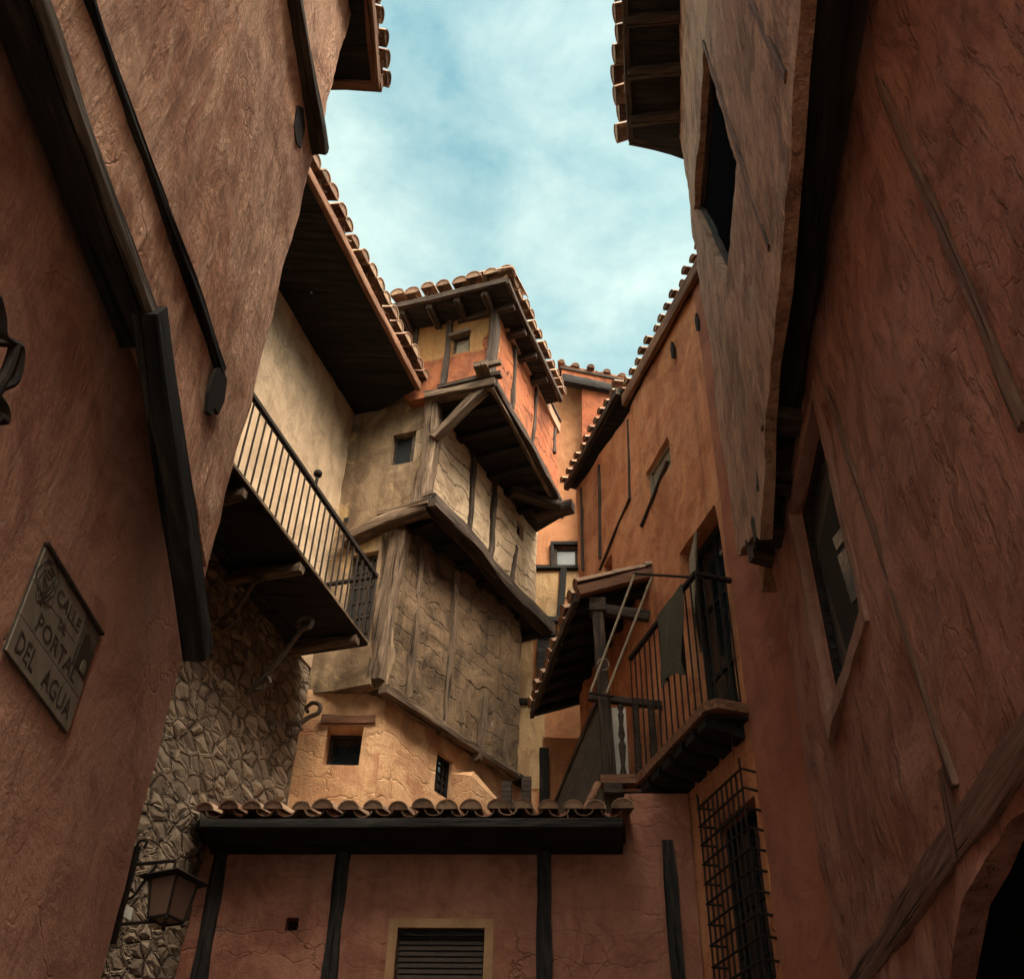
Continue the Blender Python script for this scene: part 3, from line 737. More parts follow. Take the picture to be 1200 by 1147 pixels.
# storey 2
s2r = S2R.P(623, 660); u20 = S2R.uw(c2)[0]; u21 = S2R.uw(s2r)[0]
w2 = S2R.rect([(604, 606), (614, 618), (613, 636), (604, 625)])
wall('second_storey_side', S2R, [(u20, zS2b), (u21+.2, zS2b), (u21+.2, zT0), (u20, zT0)], [rq(w2)], M['adobe'], Cc, thick=.25, res=.09, amp=.045, fr=1.4)
window(S2R, w2, Cc, M['wood'], M['glass'], depth=.1, fw=.03, bars=(0, 0), label='tiny dark window high in the cracked bay')
for a, b_ in (((555, 505), (547, 640)), ((581, 535), (571, 665)), ((602, 640), (596, 700))):
    beam_px(S2R, a, b_, .07, .09, M['wood'], Cc, k=.0, name='stud', rough=.03)
p0 = S2R.at(u20-.1, zS2b-.02, .14); p1 = S2R.at(u21+.25, zS2b-.02, .14)
beam(p0, p1, .2, .2, M['wood'], Cc, name='jetty_beam', rough=.03)
beam(p0+UP*.13-S2R.n*.03, p1+UP*.13-S2R.n*.03, .15, .06, M['oldwood'], Cc, name='jetty_plank', rough=.015)
prism('middle_soffit', [S2R.at(u20-.02, zS2b-.06, .1), S2R.at(u21+.3, zS2b-.06, .1), S3R.at(us1+.4, zS2b-.06, -.4), S3R.at(us0, zS2b-.06, -.3)], (0, 0, .05), M['soffit'], Cc)
for i in range(7):
    u = u20+.25+i*.48
    beam(S2R.at(u, zS2b-.09, .05), S2R.at(u, zS2b-.09, -.9), .12, .11, M['soffit'], Cc, name='joist', rough=.01)
beam_px(BF, (511, 468), (492, 600), .2, .2, M['oldwood'], Cc, k=.04, name='corner_post', rough=.04)
# top storey
zL = zTt
s1r = T1R.P(652, 530); u10 = T1R.uw(c1)[0]; u11 = T1R.uw(s1r)[0]
uF1 = T1F.uw(c1)[0]
ul = [T1F.px(x, y)[0] for x, y in ((470, 420), (486, 410), (525, 410))]+[uF1]
wt = T1F.rect([(531, 395), (551, 391), (550, 411), (530, 415)])
M['two'] = plaster('orange_and_ochre_plaster', (.225, .062, .024), (.33, .12, .05), (.13, .037, .018), strokes=.25, bump=.7, grime=.25, zsplit=T1F.px(545, 413)[1], ztop=(.30, .165, .062))
ms = ['orange', 'two', 'two']
for i in range(3):
    a_, b_ = ul[i], ul[i+1]
    hs = [rq(wt)] if i == 2 else []
    wall('infill_panel', T1F, [(a_, zT0+(.3 if i == 0 else 0)), (b_, zT0), (b_, zTt+.1), (a_, zTt+.1)], hs, M[ms[i]], Cc, thick=.2, res=.09, amp=.025, fr=1.7)
window(T1F, wt, Cc, M['wood'], M['curtain'], depth=.08, fw=.03, bars=(0, 0), label='tiny curtained window under the roof')
beam_px(T1F, (528, 397), (552, 389), .07, .12, M['oldwood'], Cc, k=.03, name='window_lintel')
for a, b_ in (((489, 380), (483, 442)), ((528, 372), (521, 452)), ((458, 386), (452, 440))):
    beam_px(T1F, a, b_, .08, .08, M['wood'], Cc, k=.0, name='stud', rough=.02)
beam_px(T1F, (580, 366), (574, 446), .13, .13, M['wood'], Cc, k=.0, name='corner_post', rough=.02)
beam_px(T1F, (455, 386), (584, 365), .09, .08, M['wood'], Cc, k=.0, name='wall_plate', rough=.02)
beam_px(T1F, (515, 458), (588, 441), .07, .1, M['wood'], Cc, k=.05, name='floor_timber', rough=.02)
beam_px(T1F, (500, 468), (582, 450), .12, .16, M['oldwood'], Cc, k=.04, name='floor_timber', rough=.03)
for q in ((566, 443), (573, 441)):
    e = T1F.P(*q); beam(e-T1F.n*.3, e+T1F.n*.28, .09, .09, M['oldwood'], Cc, name='joist_end', rough=.02)
beam_px(T1F, (566, 442), (592, 436), .07, .07, M['oldwood'], Cc, k=.18, name='joist_end')
# diagonal brace from the corner post up to the top floor
beam(BF.P(512, 520)+BF.n*.1, T1F.P(568, 457)+T1F.n*.0, .13, .13, M['oldwood'], Cc, name='brace', rough=.03)
# side face
zl = T1R.px(620, 430)[1]
wall('top_storey_side', T1R, [(u10, zT0), (u11+.1, zT0), (u11+.1, zTt+.1), (u10, zTt+.1)], [], M['orangebrick'], Cc, thick=.2, res=.09, amp=.03, fr=1.6)
for a, b_ in (((602, 400), (599, 480)), ((627, 440), (624, 520)), ((650, 488), (648, 530))):
    beam_px(T1R, a, b_, .06, .07, M['wood'], Cc, k=.0, name='stud', rough=.025)
zr = T1R.px(657, 497)[1]
print('rail z', zr, T1R.px(590, 375)[1], zTt)
zr = (zr+T1R.px(600, 393)[1])/2
beam(T1R.at(u10, zr, .05), T1R.at(u11+.05, zr, .05), .06, .06, M['wood'], Cc, name='rail', rough=.01)
uk = T1R.px(623, 430)[0]
prism('pale_panel', [T1R.at(uk+.05, zr+.04, .0), T1R.at(u11+.05, zr+.04, .0), T1R.at(u11+.05, zTt, .0), T1R.at(uk+.05, zTt, .0)], T1R.n*.05, M['pink'], Cc)
prism('pale_panel', [T1R.at(u10+.35, zr+.04, .0), T1R.at(uk-.12, zr+.04, .0), T1R.at(uk-.12, zTt, .0), T1R.at(u10+.35, zTt, .0)], T1R.n*.05, M['pink'], Cc)
beam(T1R.at(uk-.03, zr-.05, .1), T1R.at(uk-.03, zTt, .16), .14, .14, M['wood'], Cc, name='eave_bracket')
# bottom beam + soffit of the top storey
q0 = T1R.at(u10-.05, zT0-.05, .03); q1_ = T1R.at(u11+.25, zT0-.05, .03)
beam(q0, q1_, .13, .13, M['wood'], Cc, name='jetty_beam', rough=.025)
beam(q0-UP*.09-T1R.n*.02, q1_-UP*.09-T1R.n*.02, .05, .04, M['oldwood'], Cc, name='jetty_plank', rough=.01)
fl = T1F.at(T1F.px(505, 465)[0], zT0-.1, -.02)
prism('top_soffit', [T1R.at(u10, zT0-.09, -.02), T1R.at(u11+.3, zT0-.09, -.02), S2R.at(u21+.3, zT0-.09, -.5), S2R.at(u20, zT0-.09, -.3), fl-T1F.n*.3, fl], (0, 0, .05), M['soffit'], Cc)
for i in range(6):
    u = u10+.3+i*.45
    beam(T1R.at(u, zT0-.12, -.02), T1R.at(u, zT0-.12, -1.2), .12, .1, M['soffit'], Cc, name='joist', rough=.01)
eb = T1R.P(640, 597); 
# cantilevered timber end at the right of the jetty
zz = zT0-.2; qe0 = HZ(628, 603, zz); qe1 = HZ(672, 594, zz)
beam(qe0, qe1, .2, .17, M['wood'], Cc, name='floor_timber', rough=.02)
beam(HZ(600, 575, zz), HZ(655, 592, zz), .15, .15, M['wood'], Cc, name='floor_timber', rough=.02)
# tower roof
zR = zTt+.02
rc = HZ(594, 331, zR); rl = HZ(447, 365, zR); rr_ = HZ(657, 470, zR)
fd = (rl-rc).normalized(); sd2 = (rr_-rc).normalized()
rl = rc+fd*4.5
prism('roof', [rc, rl, rl-T1F.n*4, rr_-T1R.n*2.5, rr_], (0, 0, .08), M['soffit'], Cc)
for i in range(9):
    p = rc+fd*(.35+i*.42); beam(p+UP*-.05+T1F.n*-.05, p-T1F.n*1.0-UP*.05, .09, .1, M['wood'], Cc, name='rafter', rough=.01)
for i in range(20):
    if .4+i*.5 > (rr_-rc).length-.1: break
    p = rc+sd2*(.4+i*.5); beam(p-UP*.05-T1R.n*.03, p-T1R.n*.9-UP*.05, .09, .1, M['wood'], Cc, name='rafter', rough=.01)
beam(rc+UP*.03, rl+UP*.03, .06, .1, M['wood'], Cc, name='eave_board', rough=.01)
beam(rc+UP*.03, rr_+UP*.03, .06, .1, M['wood'], Cc, name='eave_board', rough=.01)
tiles(rc+UP*.13+T1F.n*.06, rl+UP*.13+T1F.n*.06, -T1F.n, .22, 1.7, M['tile'], Cc, pitch=.235, r=.112, rows=3, hip=1, ch=.12)
tiles(rc+UP*.13+T1R.n*.06, rr_+UP*.13+T1R.n*.06, -T1R.n, .22, 1.7, M['tile'], Cc, pitch=.2, r=.09, rows=3, hip=1, ch=.1)
# solid body behind the faces
def corner2(fa, ka, fb, kb):
    # plan point where two vertical planes, each set back, cross
    A1, B1 = fa.off(-ka), fb.off(-kb); den = A1.d.x*B1.d.y-A1.d.y*B1.d.x; w_ = B1.o-A1.o
    t = (w_.x*B1.d.y-w_.y*B1.d.x)/den; p = A1.o+A1.d*t; p.z = 0; return p
def corebody(fa, ka, fb, kb, ub, z0, z1_):
    k_ = corner2(fa, ka, fb, kb)
    pts = [BF.at(u_c, 0, -.3), k_, fb.at(ub, 0, -kb), fb.at(ub+.6, 0, -4), BF.at(u_c, 0, -5)]
    prism('core', [Vector((p.x, p.y, z0)) for p in pts], (0, 0, z1_-z0), M['dark'], Cc)
corebody(BL, .38, LR, .34, ulr1, 0, zLt-.1); corebody(S3F, .25, S3R, .28, us1+.1, zLt-.1, zS2b-.05); corebody(BF, .3, S2R, .28, u21+.1, zS2b-.05, zT0-.1)
prism('upper_core', [T1F.at(uF1, zT0-.05, -.2)-T1R.n*.2, T1R.at(u11+.05, zT0-.05, -.2), T1R.at(u11+.05, zT0-.05, -4), T1F.at(ul[0], zT0-.05, -3), T1F.at(ul[0], zT0-.05, -.2)], (0, 0, zTt-zT0+.05), M['dark'], Cc)

# ================================================================== BACK HOUSE D
DP = Plane(.6, 13.6, -87)
D = root('back_house', 'narrow orange-brown house closing the courtyard with a small framed window', 'house', DP.at(0, 0))
dl = DP.px(590, 700)[0]; dr_ = DP.px(770, 500)[0]
if dl > dr_: dl, dr_ = dr_, dl
zDt = DP.px(700, 452)[1]
wd = DP.rect([(650, 642), (677, 642), (677, 664), (650, 664)])
zq = DP.px(640, 668)[1]
wall('back_wall', DP, [(dl-.5, 0), (dr_+.5, 0), (dr_+.5, zDt), (dl-.5, zDt)], [rq(wd)], M['D'], D, thick=.3, res=.13, amp=.02)
window(DP, wd, D, M['wood'], M['skyglass'], depth=.03, fw=.04, bars=(0, 0), label='small window reflecting the sky')
for a, b_, w_ in (((645, 639), (682, 639), .06), ((647, 640), (647, 668), .05), ((680, 640), (680, 668), .05), ((626, 667), (682, 667), .06), ((661, 668), (656, 728), .1), ((621, 727), (655, 728), .09), ((611, 743), (652, 744), .1), ((598, 823), (640, 824), .09)):
    beam_px(DP, a, b_, w_, .1, M['black'], D, k=.02, name='timber', rough=.01)
def dpan(q, mat, th=.02): return prism('infill_panel', [DP.P(*p) for p in q], DP.n*th, M[mat], D)
dpan(((626, 672), (655, 671), (652, 724), (622, 723)), 'dpanel'); dpan(((664, 671), (682, 671), (682, 700), (662, 700)), 'dpanel')
dpan(((602, 826), (638, 828), (640, 925), (600, 925)), 'dpanel'); dpan(((612, 750), (625, 750), (624, 820), (605, 820)), 'dpanel', .015)
boxdir(DP.P(640, 775)+DP.n*-.0, DP.d*.13, DP.n*.03, UP*.55, 'doorway', M['black'], D)
DB = DP.off(.35)
prism('front_panel', [DB.P(*p) for p in ((682, 452), (745, 465), (745, 640), (682, 640))], -DP.n*.4, M['orange'], D)
beam_px(DP.off(.4), (658, 444), (742, 462), .17, .14, M['black'], D, k=0, name='eave_beam', rough=.02)
prism('brick_band', [DP.off(.42).P(*p) for p in ((658, 427), (744, 444), (744, 462), (658, 441))], -DP.n*.2, M['orangebrick'], D)
e0 = DP.off(.45).P(656, 428); e1 = DP.off(.45).P(746, 446)
tiles(e0, e1, -DP.n, .3, 1.2, M['tile'], D, pitch=.26, r=.07, rows=2)
prism('roof', [e0-UP*.06, e1-UP*.06, e1-DP.n*3-UP*.0, e0-DP.n*3-UP*.0], (0, 0, .05), M['wood'], D)
prism('core', [DP.at(dl-.5, 0, -.3), DP.at(dr_+.5, 0, -.3), DP.at(dr_+.5, 0, -3), DP.at(dl-.5, 0, -3)], (0, 0, zDt-.1), M['dark'], D)

# ================================================================== ORANGE HOUSE E (right)
gr_ = GP.P(815, 1000)
EP = Plane(gr_.x, gr_.y, -16)
EH = root('orange_house', 'terracotta plastered house on the right with shuttered balcony doors and iron cage window', 'house', (gr_.x+1, gr_.y, 0))
ue = lambda x, y: EP.px(x, y)[0]
uN = ue(905, 640)-2.2; uF = ue(676, 590)
z1 = EP.px(805, 340)[1]; z2 = EP.px(738, 482)[1]; z3 = EP.px(676, 572)[1]
print('E z', z1, z2, z3, 'u', uN, uF)
we = EP.rect([(759, 562), (784, 499), (784, 536), (758, 598)])
do = EP.rect([(796, 660), (832, 587), (866, 766), (815, 840)])
zbal = EP.off(.38).P(747, 910).z
do = (do[0], do[1], zbal+.03, do[3])
we2 = EP.rect([(708, 665), (718, 645), (718, 680), (708, 690)])
gq = EP.rect([(838, 985), (880, 920), (910, 1120), (858, 1200)])
uM = min(do[0], gq[0])-.10
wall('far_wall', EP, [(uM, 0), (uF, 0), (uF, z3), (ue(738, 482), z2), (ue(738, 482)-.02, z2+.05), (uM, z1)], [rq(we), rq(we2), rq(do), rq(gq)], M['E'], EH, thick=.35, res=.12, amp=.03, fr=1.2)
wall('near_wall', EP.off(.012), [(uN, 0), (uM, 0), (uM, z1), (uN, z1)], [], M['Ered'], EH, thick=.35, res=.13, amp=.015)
print('do', do, 'uM', uM, 'gq', gq, 'we', we)
prism('core', [EP.at(uN, 0, -.35), EP.at(uF, 0, -.35), EP.at(uF, 0, -4), EP.at(uN, 0, -4)], (0, 0, min(z1, z2, z3)-.3), M['dark'], EH)
# small upper window: pale shutter in the reveal
window(EP, we, EH, M['curtain'], M['curtain'], depth=.08, fw=.04, bars=(0, 0), label='pale shuttered window in the terracotta wall')
window(EP, we2, EH, M['wood'], M['glass'], depth=.15, fw=.03, bars=(0, 0))
d1 = window(EP, do, EH, M['black'], M['glass'], depth=.2, fw=.07, bars=(1, 2), label='tall glazed balcony doors with dark frames')
prism('door_curtain', [EP.at(do[1]-.1, zbal+1.1, -.1), EP.at((do[0]+do[1])/2, zbal+1.3, .12), EP.at((do[0]+do[1])/2-.1, do[3]-.1, .05), EP.at(do[1]-.05, do[3]-.1, -.1)], EP.n*.02, M['curtain'], d1)
# joints in the wall
for a, b_, w_ in (((737, 492), (739, 585), .025), ((739, 585), (727, 612), .025), ((727, 612), (704, 668), .03), ((703, 545), (704, 655), .03), ((682, 572), (684, 668), .02), ((783, 540), (752, 617), .035)):
    beam_px(EP, a, b_, w_, .05, M['wood'], EH, k=.005, name='batten', rough=.006)
for q in ((819, 378), (790, 411)):
    c_ = EP.P(*q); prism('tie_anchor', [c_+EP.d*a+UP*b_+EP.n*.0 for a, b_ in ((0, .16), (.04, .05), (.03, -.12), (-.02, -.16), (-.04, 0))], EP.n*.03, M['iron'], EH)
# eaves: near stretch with red fascia board, far stretch lower and darker
Eo = EP.off(.32)
def eave(ua, ub, zt_, mat, over, thick, nm, tl_=True):
    a = EP.at(ua, zt_, over); b_ = EP.at(ub, zt_, over)
    prism('roof', [a, b_, EP.at(ub, zt_, -3), EP.at(ua, zt_, -3)], (0, 0, .06), M['soffit'], EH)
    beam(a+UP*.0, b_+UP*.0, .07, thick, mat, EH, name=nm, rough=.008)
    tiles(a+UP*(.015+thick/2)+EP.n*.03, b_+UP*(.015+thick/2)+EP.n*.03, -EP.n, .25, 1.4, M['tile'], EH, pitch=.19, r=.062, rows=3, ch=.1)
eave(ue(905, 350)-1.5, ue(737, 480), (z1+z2)/2+.03, M['redwood'], .07, .2, 'fascia')
eave(ue(737, 480), uF+.08, z3+.05, M['wood'], .14, .12, 'eave_beam')
# balcony
BO = EP.off(.38)
ub0 = BO.px(826, 766)[0]; ub1 = BO.px(746, 912)[0]
ba0 = EP.at(ub0, zbal, 0); ba1 = EP.at(ub1, zbal, 0)
nN = EP.n
bfl = prism('balcony_floor', [EP.at(ub0-.0, zbal-.07, 0), EP.at(ub0, zbal-.07, .31), EP.at(ub0+.09, zbal-.07, .39), EP.at(ub1, zbal-.07, .39), EP.at(ub1, zbal-.07, 0)], (0, 0, .09), M['redwood'], EH, label='balcony floor on stepped dark joists')
zbh = BO.P(807, 682).z; bh = zbh-zbal
print('bal', ub0, ub1, zbal, 'bh', bh)
corner = BO.at(ub0+.02, zbal); endp = BO.at(ub1, zbal); wallp = EP.at(ub0+.02, zbal)
beam(corner+UP*bh, endp+UP*bh, .045, .045, M['iron'], bfl, name='handrail', rough=.001)
beam(corner+UP*bh, wallp+UP*bh, .045, .04, M['iron'], bfl, name='handrail', rough=.001)
Lb = (endp-corner).length; nb = int(Lb/.12)
for i in range(nb+1):
    p = corner.lerp(endp, i/nb); tube([p, p+UP*bh], .009, M['iron'], bfl, 'baluster', seg=6)
for i in range(1, 5):
    p = corner.lerp(wallp, i/5); tube([p, p+UP*bh], .009, M['iron'], bfl, 'baluster', seg=6)
nj = 6
for i in range(nj):
    u = ub0+.24+i*(ub1-ub0-.36)/(nj-1)
    vs = [EP.at(u-.09, zbal-.08, 0), EP.at(u-.09, zbal-.08, .36), EP.at(u-.09, zbal-.17, .355), EP.at(u-.09, zbal-.20, .25), EP.at(u-.09, zbal-.23, 0)]
    prism('joist', vs, EP.d*.17, M['soffit'], bfl)
prism('soffit_board', [EP.at(ub0+.05, zbal-.078, 0), EP.at(ub0+.1, zbal-.078, .34), EP.at(ub1, zbal-.078, .34), EP.at(ub1, zbal-.078, 0)], (0, 0, -.02), M['black'], bfl)
# cage grille
GO = EP.off(.14)
gt = GO.px(866, 890); gu0 = gt[0]; gu1 = GO.px(820, 957)[0]; gz1 = (gt[1]+GO.px(820, 957)[1])/2
gz0 = GO.px(834, 1147)[1]-.25
print('grille', gu0, gu1, gz0, gz1)
window(EP, gq, EH, M['black'], M['glass'], depth=.15, fw=.05, bars=(1, 1), label='dark window behind the iron cage')
gfr = ([], [])
ncol = 9; nrow = 10
for i in range(ncol+1):
    u = gu0+(gu1-gu0)*i/ncol
    tube([GO.at(u, gz0), GO.at(u, gz1+(.10 if i in (0, ncol) else 0))], .0095, None, None, '', seg=6, join=gfr)
for j in range(nrow+1):
    z = gz0+(gz1-gz0)*j/nrow
    tube([EP.at(gu0, z), GO.at(gu0-.02, z), GO.at(gu1+.02, z), EP.at(gu1, z)], .011, None, None, '', seg=6, sub=1, join=gfr)
gg = obj('window_grille', gfr[0], gfr[1], M['iron'], EH, smooth=50, label='projecting black iron cage grille')
for q in ((858, 868), (818, 945)):
    tube([GO.P(*q)+UP*.12, GO.P(*q)-UP*.15], .008, M['iron'], gg, 'spike', seg=6, taper=.7)
# fabric mat over the rail
mp_ = BO.off(.03)
mt = [mp_.P(*q) for q in ((806, 690), (801, 775), (774, 830), (774, 745))]
um0 = (mp_.uw(mt[0])[0]+mp_.uw(mt[1])[0])/2; um1 = (mp_.uw(mt[2])[0]+mp_.uw(mt[3])[0])/2
mo = []; mf = []; nu, nw = 14, 10; ztop = zbal+bh+.03; zbot = zbal+bh-.78
for s_ in (0, 1):
    for i in range(nu+1):
        for j in range(nw+1):
            u = um0+(um1-um0)*i/nu; z = zbot+(ztop-zbot)*j/nw
            mo.append(mp_.at(u+.03*math.sin(z*5), z+(.05*math.sin(u*9)+.03*math.sin(u*23))*(1-j/nw), (.035*math.sin(u*17)+.015*math.sin(u*31+z*4))*(1.1-j/nw)+.005*s_))
m1 = (nu+1)*(nw+1)
for i in range(nu):
    for j in range(nw):
        a = i*(nw+1)+j; f = (a, a+nw+1, a+nw+2, a+1); mf.append(f); mf.append(tuple(k+m1 for k in f[::-1]))
mm = obj('woven_mat', mo, mf, M['mat'], None, smooth=60); mm['label'] = 'green-grey woven mat hanging over the orange house balcony rail'; mm['category'] = 'mat'

# ================================================================== GALLERY F
FO = Plane(HZ(705, 820, zbal).x, HZ(705, 820, zbal).y, -10.5)
postb = HZ(716, 925, zbal-.02)
FG = root('covered_gallery', 'dark timber gallery with lean-to tiled roof and one slender front post', 'gallery', postb)
FX = Plane(postb.x, postb.y, -100+14)     # near face, roughly frontal
FO = Plane(postb.x, postb.y, -12)         # outer face, along the house
zt = FX.P(702, 705).z
beam(postb-UP*.25, Vector((FX.P(700, 705))), .13, .13, M['wood'], FG, name='post', rough=.012, up=FX.n)
cap = FX.P(700, 712); boxdir(cap, FX.d*.09, FX.n*.09, UP*.08, 'post_capital', M['wood'], FG)
# soffit/roof plane: eave line outside the post, ridge at the house wall
zeave = zt-.05
er0 = HZ(676, 700, zeave+.05); er1 = HZ(624, 838, zeave+.05)
if (er1-er0).length > 5: er1 = er0+(er1-er0).normalized()*5
ed_ = (er1-er0).normalized(); inn = Vector((ed_.y, -ed_.x, 0));
if inn.x < 0: inn = -inn
print('gallery', postb, 'zt', zt, er0, er1)
wdt = FX.P(760, 690); 
rise = .42; Wd = 1.25
prism('roof', [er0, er1, er1+inn*Wd+UP*Wd*rise, er0+inn*Wd+UP*Wd*rise], (0, 0, .06), M['black'], FG)
tiles(er0+UP*.09, er1+UP*.09, inn, rise, Wd+.1, M['tile'], FG, pitch=.26, r=.1, rows=3)
beam(er0-ed_*.05+UP*.03, er0-ed_*.05+inn*Wd+UP*(Wd*rise+.03), .09, .12, M['redwood'], FG, name='verge_board', rough=.015)
beam(er0+UP*.0, er1+UP*.0, .06, .1, M['wood'], FG, name='eave_board', rough=.01)
for i in range(8):
    p = er0.lerp(er1, (i+.5)/8); beam(p-UP*.05, p+inn*Wd+UP*(Wd*rise-.05), .08, .09, M['black'], FG, name='rafter')
tb0 = FX.P(706, 715); tb1 = FX.P(761, 722)
beam(tb0, tb1, .09, .12, M['wood'], FG, name='tie_beam', rough=.01)
rb0 = FX.P(690, 818); rb1 = FX.P(775, 826)
beam(rb0, rb1, .07, .07, M['wood'], FG, name='top_rail', rough=.008)
# turned balusters
def turned(p, h_, r, parent):
    prof = [(0, .9), (.06, .9), (.08, .5), (.15, 1.), (.25, .55), (.4, .9), (.5, 1.1), (.56, .5), (.62, 1.0), (.75, .6), (.88, .9), (.92, .5), (.95, .9), (1, .9)]
    vs = []; fs = []; n = 10
    for t, k in prof:
        for j in range(n): a = 2*math.pi*j/n; vs.append(Vector(p)+Vector((math.cos(a)*r*k, math.sin(a)*r*k, h_*t)))
    for i in range(len(prof)-1):
        for j in range(n): fs.append((i*n+j, i*n+(j+1) % n, (i+1)*n+(j+1) % n, (i+1)*n+j))
    return obj('turned_baluster', vs, fs, M['wood'], parent, smooth=40)
for x_ in (727, 745, 762):
    t_ = FX.P(x_, 826); turned((t_.x, t_.y, zbal-.0), t_.z-zbal, .035, FG)
fb0 = FX.P(714, 920); fb1 = FX.P(752, 922)
beam(FX.P(704, 915), FX.P(756, 915), .12, .1, M['redwood'], FG, name='floor_beam', rough=.015)
prism('gallery_floor', [FX.at(FX.uw(postb)[0], zbal-.1), FX.at(FX.px(765, 915)[0], zbal-.1), FX.at(FX.px(765, 915)[0], zbal-.1, -2.6), FX.at(FX.uw(postb)[0], zbal-.1, -2.6)], (0, 0, .06), M['soffit'], FG)
boxdir(FX.P(718, 930), FX.d*.09, FX.n*.15, UP*.05, 'corbel', M['wood'], FG)
boxdir(FX.off(-.35).P(724, 872), FX.d*.1, FX.n*.012, UP*.42, 'white_panel', M['white'], FG)
# outer parapet clad in dark slates with sloping rail
pz0 = FX.P(692, 800); 
dirO = FO.d if FO.d.y > 0 else -FO.d
pts = [postb-UP*.25, postb+dirO*2.6-UP*.25, postb+dirO*2.6+UP*.45, postb+UP*(pz0.z-zbal)*.9]
prism('slate_parapet', pts, FO.n*.06, M['slate'], FG)
beam(postb+UP*(pz0.z-zbal)*.92+FO.n*.04, postb+dirO*2.7+UP*.5+FO.n*.04, .07, .06, M['wood'], FG, name='sloping_rail')
prism('rear_wall', [postb+dirO*2.7-UP*.6, postb+dirO*2.7+Vector((1.1, 0, -.6)), postb+dirO*2.7+Vector((1.1, 0, 1.9)), postb+dirO*2.7+Vector((.0, 0, 1.9))], Vector((0, .1, 0)), M['D'], FG)
beam(postb+dirO*2.65-UP*.6, postb+dirO*2.65+UP*1.7, .12, .12, M['black'], FG, name='post', rough=.01)

# drying rack: rod across the balcony with two poles hanging to the gallery rail
DK = root('drying_rack', 'thin iron rod with two slanting bamboo poles tied above the gallery rail', 'drying rack', BO.P(745, 673))
r0 = BO.off(.1).P(743, 671); r1 = BO.off(.0).P(856, 680); r1b = EP.P(862, 676)
rA = HZ(744, 672, zbal+bh*.9+.55)
rodA = FX.off(.25).P(743, 672); rodB = EP.P(853, 679)
tube([rodA, rodB], .014, M['iron'], DK, 'rod', seg=7)
rl_ = FX.off(.12)
tube([rl_.P(690, 812), rl_.P(720, 816)], .012, M['iron'], DK, 'lower_bar', seg=6)
pa, pb_ = rodA.lerp(rodB, .01), rl_.P(692, 811)
tube([pa, pb_], .014, M['rope'], DK, 'pole', seg=7)
pa, pb_ = rodA.lerp(rodB, .12), rl_.P(711, 812)
tube([FX.off(.25).P(764, 676), pb_], .014, M['rope'], DK, 'pole', seg=7)
kc = rl_.P(707, 778); tube([kc+FX.d*.06*math.cos(a)+UP*.07*math.sin(a) for a in [i*.7 for i in range(8)]], .006, M['rope'], DK, 'rope_loop', seg=5)

# ================================================================== FRONT BUILDING G
G = root('low_front_house', 'low dusky pink house with black posts under the tiled eave at the bottom', 'house', GP.at(0, 0))
zGe = GP.P(600, 990).z
gu = lambda x, y: GP.px(x, y)[0]
uL = gu(236, 993); uR = gu(812, 1000)
s_ = 1 if uR > uL else -1
wg = GP.rect([(465, 1088), (567, 1086), (568, 1147), (462, 1147)]); wg = (wg[0], wg[1], wg[2]-.75, wg[3])
vg = GP.rect([(335, 1075), (350, 1075), (349, 1090), (334, 1090)])
zGt = GP.P(760, 930).z
wall('front_wall', GP, [(uL-s_*.1, 0), (uR, 0), (uR, zGt), (gu(733, 960), zGt), (gu(733, 960), zGe+.3), (uL-s_*.1, zGe+.3)], [rq(wg), rq(vg)], M['G'], G, thick=.3, res=.11, amp=.022, fr=1.2)
sr0 = [(u, w) for u, w in rq((wg[0]-.075, wg[1]+.075, wg[2]-.05, wg[3]+.075))]
wall('window_surround', GP.off(.02), sr0, [rq((wg[0]+.002, wg[1]-.002, wg[2]+.002, wg[3]-.002))], M['surround'], G, thick=.04, res=.12, amp=.004)
# roller blind
wf = window(GP, wg, G, M['wood'], M['glass'], depth=.12, fw=.03, bars=(0, 0), label='window covered by a dark slatted blind')
nsl = 24; z0_ = wg[2]; z1_ = wg[3]-.03; bv = []; bf_ = []
for i in range(nsl):
    za = z0_+(z1_-z0_)*i/nsl; zb_ = z0_+(z1_-z0_)*(i+1)/nsl; b0i = len(bv)
    for (zz_, k) in ((za+.003, -.07), (za+.006, -.058), (zb_-.012, -.06), (zb_-.002, -.072)):
        bv += [GP.at(wg[0]+.02, zz_, k), GP.at(wg[1]-.02, zz_, k)]
    for k in range(3): a = b0i+2*k; bf_.append((a, a+1, a+3, a+2))
obj('blind', bv, bf_, M['blind'], wf)
boxdir(GP.at((wg[0]+wg[1])/2, wg[3]-.03, -.05), GP.d*((wg[1]-wg[0])/2-.015), GP.n*.03, UP*.03, 'blind_box', M['black'], wf)
boxdir(GP.at((vg[0]+vg[1])/2, (vg[2]+vg[3])/2, -.12), GP.d*.08, GP.n*.01, UP*.08, 'vent_back', M['black'], G)
for a, b_, w_ in (((264, 990), (233, 1147), .115), ((405, 990), (387, 1147), .125), ((636, 990), (637, 1147), .125), ((781, 987), (797, 1147), .11)):
    p = GP.P(*a); q = GP.P(*b_); q = q+(q-p)*2.4
    p.z = min(p.z, zGe+.25)
    beam(p+GP.n*.01, q+GP.n*.01, w_, .08, M['black'], G, name='post', rough=.022, up=GP.n)
GO_ = GP.off(.42)
ge0 = GO_.P(236, 962); ge1 = GO_.P(730, 963); zz = (ge0.z+ge1.z)/2; ge0.z = zz; ge1.z = zz
gd = (ge1-ge0).normalized()
prism('soffit', [ge0-UP*.03, ge1-UP*.03, ge1-GP.n*.42-UP*.03, ge0-GP.n*.42-UP*.03], (0, 0, .03), M['soffit'], G)
beam(ge0-UP*.02, ge1-UP*.02, .05, .08, M['black'], G, name='eave_board', rough=.004)
